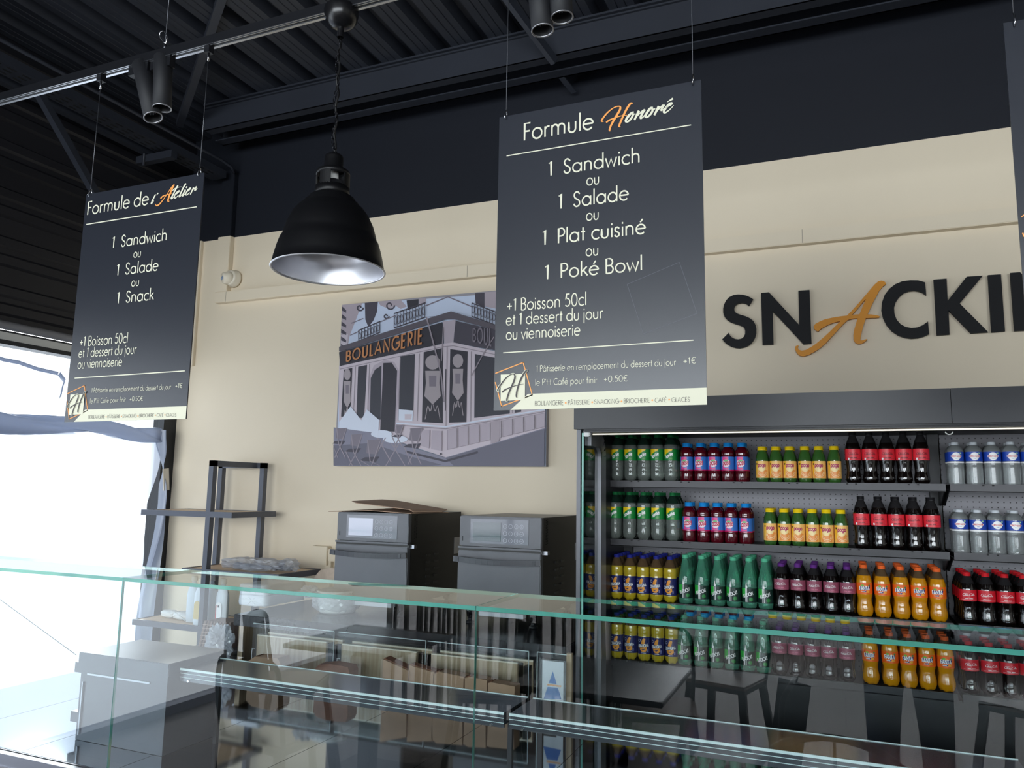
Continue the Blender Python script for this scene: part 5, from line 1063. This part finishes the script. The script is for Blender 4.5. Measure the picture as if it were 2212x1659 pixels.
for i, (px, y, d) in enumerate(((367, 3.86, 'left of the pair near the window'), (394, 3.84, 'right of the pair beside the cleaner bottles'))):
    x = aty(px, 1330, y).x; root = crumple('wrapped_cups', (x, y, .785), (.062, .035, .024), WHITE, None, 3, .14, 20+i); tag(root, 'white wrapped bundle on the low rack shelf, ' + d, 'bundle', 'white bundles on the rack')
b = MB(); b.tube([aty(376, 1322, 3.72), aty(401, 1341, 3.72)], .004, 8); tag(b.build('white_stick', WHITE), 'thin white stick lying at the front of the low rack shelf', 'stick')

# ------------------------------------------------------------------ things on the worktop
PAP = mat('wrapped_paper', (232, 234, 240), .3, bump=.5, bscale=60)
x0, x1 = aty(514, 1325, 3.45).x, aty(570, 1332, 3.45).x
for k, z in enumerate((ZWT, ZWT+.058)):
    root = thing('napkin_pack', ((x0+x1)/2, 3.6, z), ('upper' if k else 'lower') + ' plastic-wrapped white napkin pack stacked at the worktop\'s window end', 'napkin pack', 'wrapped packs on the worktop')
    bm = bmesh.new(); bmesh.ops.create_cube(bm, size=1); bmesh.ops.subdivide_edges(bm, edges=bm.edges[:], cuts=7, use_grid_fill=True); rnd = random.Random(k)
    for v in bm.verts:
        c = v.co; rr = 1 - .06*max(0, abs(c.x)+abs(c.z)-.72); v.co = Vector(((x0+x1)/2 + c.x*(x1-x0)*rr + rnd.uniform(-.003, .003), 3.62 + c.y*.34*rr + rnd.uniform(-.002, .002), z+.029 + c.z*.055*rr + rnd.uniform(-.002, .002)))
    b = MB(); b.bm(bm, PAP, True); b.build('pack', PAP, root)
    b = MB(); yy = 3.446
    for a in range(10):
        t = a*PI/5; b.bar(((x0+x1)/2, yy, z+.03), ((x0+x1)/2+.075*math.cos(t), yy+.002, z+.03+.02*math.sin(t)), .002, .002)
    b.build('wrap_folds', mat('fold_white', (246, 248, 250), .15), root)
x0, x1 = aty(666, 1330, 3.40).x, aty(732, 1335, 3.40).x; cx = (x0+x1)/2
root = thing('white_tub', (cx, 3.5, ZWT), 'white plastic-wrapped tub left of the ovens', 'tub')
b = MB()
pr = [(0, 0), (.082, 0), (.092, .012), (.10, .105), (.104, .112), (.098, .115), (.09, .10), (0, .095)]; b.lathe(pr, (0, 0, 0), 32); b.v = [Vector((cx + p.x*1.05*(1 if abs(p.x) > .02 else 1), 3.52 + p.y*1.15, ZWT + p.z)) for p in b.v]; b.build('tub', WHITE, root)
crumple('wrap', (cx, 3.52, ZWT+.062), (.112, .125, .061), film_mat('tub_wrap', (240, 242, 246), .6, .1), root, 4, .1, 8)
crumple('wrap_tail', (cx-.13, 3.45, ZWT+.10), (.05, .03, .03), BAGM, root, 3, .6, 9)
# woven crate at the window end
c0 = aty(463, 1372, 3.22); WV = mat('woven_brown', (136, 116, 108), .6)
root = thing('woven_crate', (c0.x, 3.3, .72), 'brown woven crate half covered in clear plastic at the window end of the back counter', 'crate')
b = MB(); q4 = [aty(x, y, 3.22) for x, y in ((441, 1341), (499, 1345), (486, 1404), (428, 1396))]
b.slab(q4, .12, WV)
for i in range(1, 9):
    t = i/9; p = q4[0].lerp(q4[1], t); r_ = q4[3].lerp(q4[2], t); b.bar(p-Vector((0, .002, 0)), r_-Vector((0, .002, 0)), .006, .004, mat('woven_dark', (104, 88, 82), .6), up=(0, 1, 0))
for i in range(1, 7):
    t = i/7; p = q4[0].lerp(q4[3], t); r_ = q4[1].lerp(q4[2], t); b.bar(p-Vector((0, .003, 0)), r_-Vector((0, .003, 0)), .003, .003, mat('woven_pale', (168, 148, 138), .6), up=(0, 1, 0))
b.build('basket', WV, root); c1 = aty(478, 1385, 3.2); crumple('plastic_wrap', (c1.x, 3.19, c1.z), (.075, .02, .075), BAGM, root, 4, .5, 12)
b = MB(); b.box(c0.x-.15, c0.x+.13, 3.2, 3.36, 0, q4[2].z-.004); tag(b.build('low_cupboard', mat('cupboard_grey', (112, 116, 128), .4)), 'low grey cupboard under the woven crate', 'cupboard')
# kraft bags on the counter's rear ledge
KB = mat('kraft_paper', (190, 156, 128), .7, noise=.06, nscale=20, bump=.4, bscale=40); KB2 = mat('brown_paper', (138, 92, 70), .6, noise=.15, nscale=20)
def pbag(pts, Y, dep, label, m=KB):
    P3 = [aty(x, y, Y) for x, y in pts]; zb = ZDK + .002
    root = thing('paper_bag', (sum(p.x for p in P3)/len(P3), Y+dep/2, zb), label, 'paper bag', 'kraft paper bags on the rear ledge')
    lo = min(p.x for p in P3), max(p.x for p in P3); n = len(P3)
    b = MB(); top = [p for p in P3]; base = [Vector((lo[0]+.004, Y, zb)), Vector((lo[1]-.004, Y, zb))]
    out = top + [base[1], base[0]]; b.slab(out, dep, m); b.build('bag', m, root)
    b = MB(); p, q_ = top[0], top[1]; b.bar(p + Vector((0, dep*.5, .002)), q_ + Vector((0, dep*.5, .002)), dep*.7, .003, up=(0, 0, 1)); b.build('fold', KB2 if m == KB else KB, root)
pbag(((827, 1424), (882, 1449)), 2.99, .07, 'tallest kraft bag of the slumped row, at its window end')
pbag(((884, 1437), (938, 1453)), 3.0, .06, 'kraft bag second in the slumped row, grey flap on top')
pbag(((936, 1457), (947, 1451), (1002, 1462)), 3.0, .06, 'kraft bag third in the slumped row, folded over')
pbag(((1004, 1465), (1015, 1462), (1052, 1470)), 3.0, .06, 'kraft bag fourth in the slumped row, behind the glass joint')
pbag(((1054, 1476), (1060, 1474), (1112, 1483)), 3.0, .06, 'kraft bag at the fridge end of the slumped row')
pbag(((536, 1428), (550, 1419), (600, 1422), (606, 1434)), 3.0, .08, 'lone kraft bag before the oak bin nearest the window')
pbag(((681, 1443), (690, 1435.5), (712, 1434), (751, 1441), (755, 1452)), 3.0, .07, 'dark brown paper bag lying between the first two oak bins', KB2)
# ------------------------------------------------------------------ seating side, seen mirrored in the counter glass
BRK = mat('white_brick', (214, 214, 218), .6); nt = BRK.node_tree; tc = nt.nodes.new('ShaderNodeTexCoord'); mp = nt.nodes.new('ShaderNodeMapping'); mp.inputs['Rotation'].default_value = (PI/2, 0, 0); br = nt.nodes.new('ShaderNodeTexBrick')
br.inputs['Scale'].default_value = 1; br.inputs['Brick Width'].default_value = .24; br.inputs['Row Height'].default_value = .08; br.inputs['Mortar Size'].default_value = .006
br.inputs['Color1'].default_value = (*lin((222, 222, 226)), 1); br.inputs['Color2'].default_value = (*lin((204, 204, 210)), 1); br.inputs['Mortar'].default_value = (*lin((176, 176, 184)), 1)
nt.links.new(tc.outputs['Object'], mp.inputs[0]); nt.links.new(mp.outputs[0], br.inputs['Vector']); nt.links.new(br.outputs['Color'], nt.nodes['Principled BSDF'].inputs['Base Color'])
b = MB(); b.box(XL, XR, YF-.15, YF, 0, .85); struct(b.build('wall_front', BRK), 'white brick wall below the high window', 'wall')
root = thing('rod_screen', (-2.2, -1.36, 0), 'white panel screen faced with slanting thin black rods', 'screen'); rnd = random.Random(4)
b = MB(); b.box(-3.1, -1.45, -1.40, -1.36, .04, 1.34); b.box(-1.49, -1.45, -3.4, -1.40, .04, 1.34); b.build('panel', mat('panel_white', (226, 226, 230), .5), root)
b = MB(); b.box(-3.12, -1.43, -1.41, -1.34, 1.34, 1.38); b.box(-1.50, -1.43, -3.4, -1.40, 1.34, 1.38); b.box(-3.12, -1.43, -1.41, -1.34, 0, .04); b.build('frame', BLACK, root)
b = MB()
for i in range(34):
    x = -3.06 + i*.048 + rnd.uniform(-.012, .012); b.tube([(x + rnd.uniform(-.03, .03), -1.352, .04), (x + rnd.uniform(-.03, .03), -1.352, 1.34)], .006, 6)
    y = -1.42 - i*.057; b.tube([(-1.442, y + rnd.uniform(-.03, .03), .04), (-1.442, y + rnd.uniform(-.03, .03), 1.34)], .006, 6)
b.build('rods', BLACK, root)
SEAT = mat('dark_wood_seat', (112, 78, 58), .45, noise=.2, nscale=8)
def chair():
    root = thing('cafe_chair', (0, 0, 0), '', 'chair', 'black metal café chairs')
    b = MB(); b.bbox(-.2, .2, -.2, .2, .435, .457, .012); b.build('seat', SEAT, root)
    b = MB(); b.box(-.19, .19, -.19, .19, .41, .435); b.build('seat_frame', BLACK, root)
    for sx, sy in ((-1, -1), (1, -1), (1, 1), (-1, 1)):
        b = MB(); b.bar((sx*.165, sy*.165, .43), (sx*.215, sy*.225, 0), .045, .03); b.build('leg', BLACK, root)
    b = MB(); pts = [(-.19, .17, .44), (-.20, .21, .62), (-.185, .225, .78), (-.11, .245, .83), (0, .25, .84), (.11, .245, .83), (.185, .225, .78), (.20, .21, .62), (.19, .17, .44)]; b.tube(spline(pts, 4), .012, 8); b.build('back_hoop', BLACK, root)
    b = MB(); b.bar((0, .19, .43), (0, .25, .83), .13, .008, up=(1, 0, 0)); b.v = b.v; b.build('back_splat', BLACK, root); return root
c0 = chair(); c0.location = (-.95, -.62, 0); c0.rotation_euler = (0, 0, 2.9); c0['label'] = 'black metal chair with wooden seat behind the café table nearest the counter'
dup(c0, (-.45, .18, 0), -1.5, 'black metal chair with wooden seat between near café table and the person'); dup(c0, (-.70, -1.45, 0), 3.4, 'black metal chair alone on the tiles behind the near café table')
dup(c0, (-3.1, -.2, 0), 1.2, 'black metal chair at the window-side café table, nearest the window'); dup(c0, (-1.95, -.55, 0), -1.9, 'black metal chair at the window-side café table, nearest the rod screen'); dup(c0, (-2.5, .62, 0), .1, 'black metal chair at the window-side café table, nearest the counter')
dup(c0, (.95, -1.6, 0), -2.6, 'black metal chair farthest right, behind the person')
def table(x, y, label):
    root = thing('cafe_table', (x, y, 0), label, 'table', 'black café tables')
    b = MB(); b.bbox(x-.35, x+.35, y-.35, y+.35, .725, .75, .004); b.build('table_top', mat('table_black', (34, 34, 38), .25), root)
    b = MB(); b.box(x-.04, x+.04, y-.04, y+.04, .02, .725); b.build('pedestal', BLACK, root)
    b = MB(); b.bbox(x-.24, x+.24, y-.24, y+.24, 0, .02, .004); b.build('foot', BLACK, root)
table(-1.05, .12, 'black square café table nearest the counter'); table(-2.5, -.15, 'black square café table by the side window')
root = thing('armchair', (-.05, .85, 0), 'black metal armchair with curved rail and white cushion just in front of the counter', 'chair')
b = MB(); pts = [(-.30, 1.08, .64), (-.30, .80, .66), (-.22, .62, .70), (-.05, .55, .72), (.12, .62, .70), (.20, .80, .66), (.20, 1.08, .64)]; b.tube(spline(pts, 4), .014, 8); b.build('rail', BLACK, root)
b = MB()
for i in range(9):
    t = i/8; p = spline(pts, 4)[int(t*24)]; b.tube([p, (p[0]*.8-.01, .85+(p[1]-.85)*.8, .42)], .006, 6)
b.build('spindles', BLACK, root)
b = MB(); b.bbox(-.26, .16, .64, 1.06, .40, .43, .01); b.build('seat', BLACK, root)
b = MB(); b.bbox(-.23, .13, .67, 1.03, .43, .48, .02); b.build('cushion', WHITE, root)
for x, y in ((-.24, .66), (.14, .66), (.14, 1.04), (-.24, 1.04)):
    b = MB(); b.bar((x, y, .41), (x*1.08, .85+(y-.85)*1.1, 0), .025, .025); b.build('leg', BLACK, root)
c_ = aty(1193, 1508, 3.0); root = thing('leaflet_holder', (c_.x, 3.0, ZDK), 'clear leaflet holder showing a blue triangle, on the counter\'s rear ledge', 'leaflet holder')
p0, p1 = aty(1172, 1426, 3.0), aty(1217, 1506, 3.0); x0, x1, z1 = p0.x, p1.x, p0.z
b = MB(); b.box(x0, x1, 2.999, 3.001, ZDK+.012, z1, mat('leaflet_white', (226, 228, 236), .5)); m1 = mat('leaflet_blue', (40, 110, 190), .5); w = x1-x0; hh = z1-ZDK
b.poly([(x0+.08*w, 2.998, z1-.62*hh), (x0+.92*w, 2.998, z1-.60*hh), (x0+.5*w, 2.998, z1-.16*hh)], m1); b.box(x0+.15*w, x0+.85*w, 2.9975, 2.998, z1-.42*hh, z1-.36*hh, MATS['leaflet_white']); b.box(x0+.25*w, x0+.9*w, 2.997, 2.9975, z1-.40*hh, z1-.375*hh, ORG)
b.box(x0+.05*w, x0+.7*w, 2.9975, 2.998, ZDK+.014, ZDK+.05, DINK); b.build('leaflet', MATS['leaflet_white'], root)
b = MB(); b.box(x0-.02, x1+.012, 2.994, 2.997, ZDK, z1+.03, CLP); b.box(x0-.022, x1+.014, 2.9935, 2.9975, z1+.029, z1+.032, MATS['guard_edge']); b.box(x0-.022, x0-.019, 2.9935, 2.9975, ZDK, z1+.03, MATS['guard_edge']); b.box(x0-.02, x1+.012, 2.97, 3.03, ZDK, ZDK+.004, CLP); b.build('stand', CLP, root)
p = aty(1231, 1411, 3.06); b = MB(); b.box(p.x-.011, p.x+.011, 3.05, 3.07, ZDK, p.z); tag(b.build('wooden_post', WOOD), 'slim upright oak strip just right of the leaflet holder', 'strip')

# the photographer
def skin(name, chains, m, parent, sub=2):
    bm = bmesh.new(); lay = bm.verts.layers.skin.verify(); cache = {}
    for ch in chains:
        prev = None
        for p in ch:
            k = tuple(round(c, 4) for c in p[:3])
            if k not in cache:
                v = bm.verts.new(p[:3]); r = p[3]; v[lay].radius = (r, p[4] if len(p) > 4 else r); cache[k] = v
                if len(cache) == 1: v[lay].use_root = True
            v = cache[k]
            if prev is not None and prev is not v and not bm.edges.get((prev, v)): bm.edges.new((prev, v))
            prev = v
    off = wloc(parent)
    for v in bm.verts: v.co -= off
    me = bpy.data.meshes.new(name); bm.to_mesh(me); bm.free(); o = bpy.data.objects.new(name, me); COL.objects.link(o); o.parent = parent
    me.materials.append(m); s_ = o.modifiers.new('skin', 'SKIN'); s_.use_smooth_shade = True
    u = o.modifiers.new('sub', 'SUBSURF'); u.levels = sub; u.render_levels = sub; return o
PX, PY = .26, -.42
pr = thing('person', (PX, PY, 0), 'person in black T-shirt and blue jeans holding up a phone, mirrored in the counter glass', 'person')
SK = mat('skin_tone', (206, 160, 136), .5); TS = mat('black_tshirt', (20, 21, 25), .8); JN = mat('blue_jeans', (48, 62, 88), .8, noise=.2, nscale=12)
pel = (PX, PY, .98, .13, .10)
def arm(sx, hx): return [(PX, PY, 1.40, .12, .085), (PX+sx*.17, PY, 1.42, .06), (PX+sx*.23, PY+.07, 1.20, .045), ((PX+sx*.23+hx)/2, PY+.2, 1.34, .038), (hx, -.055, 1.545, .028), (hx, -.045, 1.565, .03, .018)]
def fingers(hx, sx):
    out = []
    for i in range(4): out.append([(hx, -.045, 1.565, .03, .018), (hx - sx*.004, -.05 + .004*i, 1.575+i*.016, .011), (hx - sx*.022, -.045, 1.582+i*.016, .009), (hx - sx*(.042-.003*i), -.04, 1.582+i*.0165, .008)])
    out.append([(hx, -.045, 1.565, .03, .018), (hx - sx*.012, -.03, 1.56, .011), (hx - sx*.035, -.032, 1.572, .009)]); return out
L_, R_ = -.085, .085
spine = [pel, (PX, PY, 1.16, .125, .09), (PX, PY, 1.40, .12, .085), (PX, PY, 1.50, .052), (PX, PY+.02, 1.57, .06), (PX-.01, PY+.03, 1.64, .078, .092), (PX-.01, PY+.025, 1.71, .062, .078)]
leg = lambda s: [pel, (PX+s*.10, PY, .88, .09), (PX+s*.11, PY+.02, .49, .058), (PX+s*.115, PY-.01, .10, .04), (PX+s*.12, PY+.03, .045, .04), (PX+s*.13, PY+.15, .035, .036)]
skin('body', [spine, arm(-1, L_), arm(1, R_)] + fingers(L_, -1) + fingers(R_, 1) + [leg(-1), leg(1)], SK, pr)
skin('tshirt', [[(PX, PY, .93, .165, .125), (PX, PY, 1.16, .155, .115), (PX, PY, 1.39, .15, .105), (PX, PY, 1.455, .075)]] + [[(PX, PY, 1.39, .15, .105), (PX+s*.17, PY, 1.42, .078), (PX+s*.225, PY+.05, 1.24, .068)] for s in (-1, 1)], TS, pr)
skin('jeans', [[(PX, PY, 1.0, .15, .112), (PX, PY, .93, .155, .115)]] + [[(PX, PY, .93, .155, .115), (PX+s*.10, PY, .84, .105), (PX+s*.112, PY+.02, .49, .075), (PX+s*.116, PY-.01, .08, .062)] for s in (-1, 1)], JN, pr)
for s in (-1, 1): skin('shoe', [[(PX+s*.116, PY-.04, .045, .048), (PX+s*.12, PY+.06, .045, .05), (PX+s*.13, PY+.16, .035, .04)]], mat('shoe_dark', (40, 40, 44), .5), pr)
skin('hair', [[(PX-.01, PY-.02, 1.66, .08), (PX-.01, PY, 1.735, .078, .085), (PX-.01, PY+.05, 1.745, .06)]], mat('hair_brown', (50, 38, 32), .7), pr)
b = MB(); hz = 1.63; fy = PY+.118
b.lathe([(0, -.012), (.012, 0), (0, .012)], (PX-.04, fy-.008, hz+.012), 10); b.lathe([(0, -.012), (.012, 0), (0, .012)], (PX+.02, fy-.008, hz+.012), 10); b.build('eyes', LW, pr)
skin('nose', [[(PX-.01, fy-.005, hz+.015, .012), (PX-.01, fy+.012, hz-.022, .015)]], SK, pr); skin('mouth', [[(PX-.032, fy-.014, hz-.055, .008), (PX-.01, fy-.004, hz-.056, .009), (PX+.012, fy-.014, hz-.055, .008)]], mat('lips', (176, 104, 96), .5), pr)
for s in (-1, 1): skin('ear', [[(PX-.01+s*.082, PY+.03, hz-.025, .012), (PX-.01+s*.088, PY+.022, hz+.02, .016)]], SK, pr)
b = MB(); b.bbox(-.076, .076, -.032, -.024, 1.575, 1.648, .003); tag(b.build('phone', BLACK), 'dark phone held up in the photographer\'s hands', 'phone')
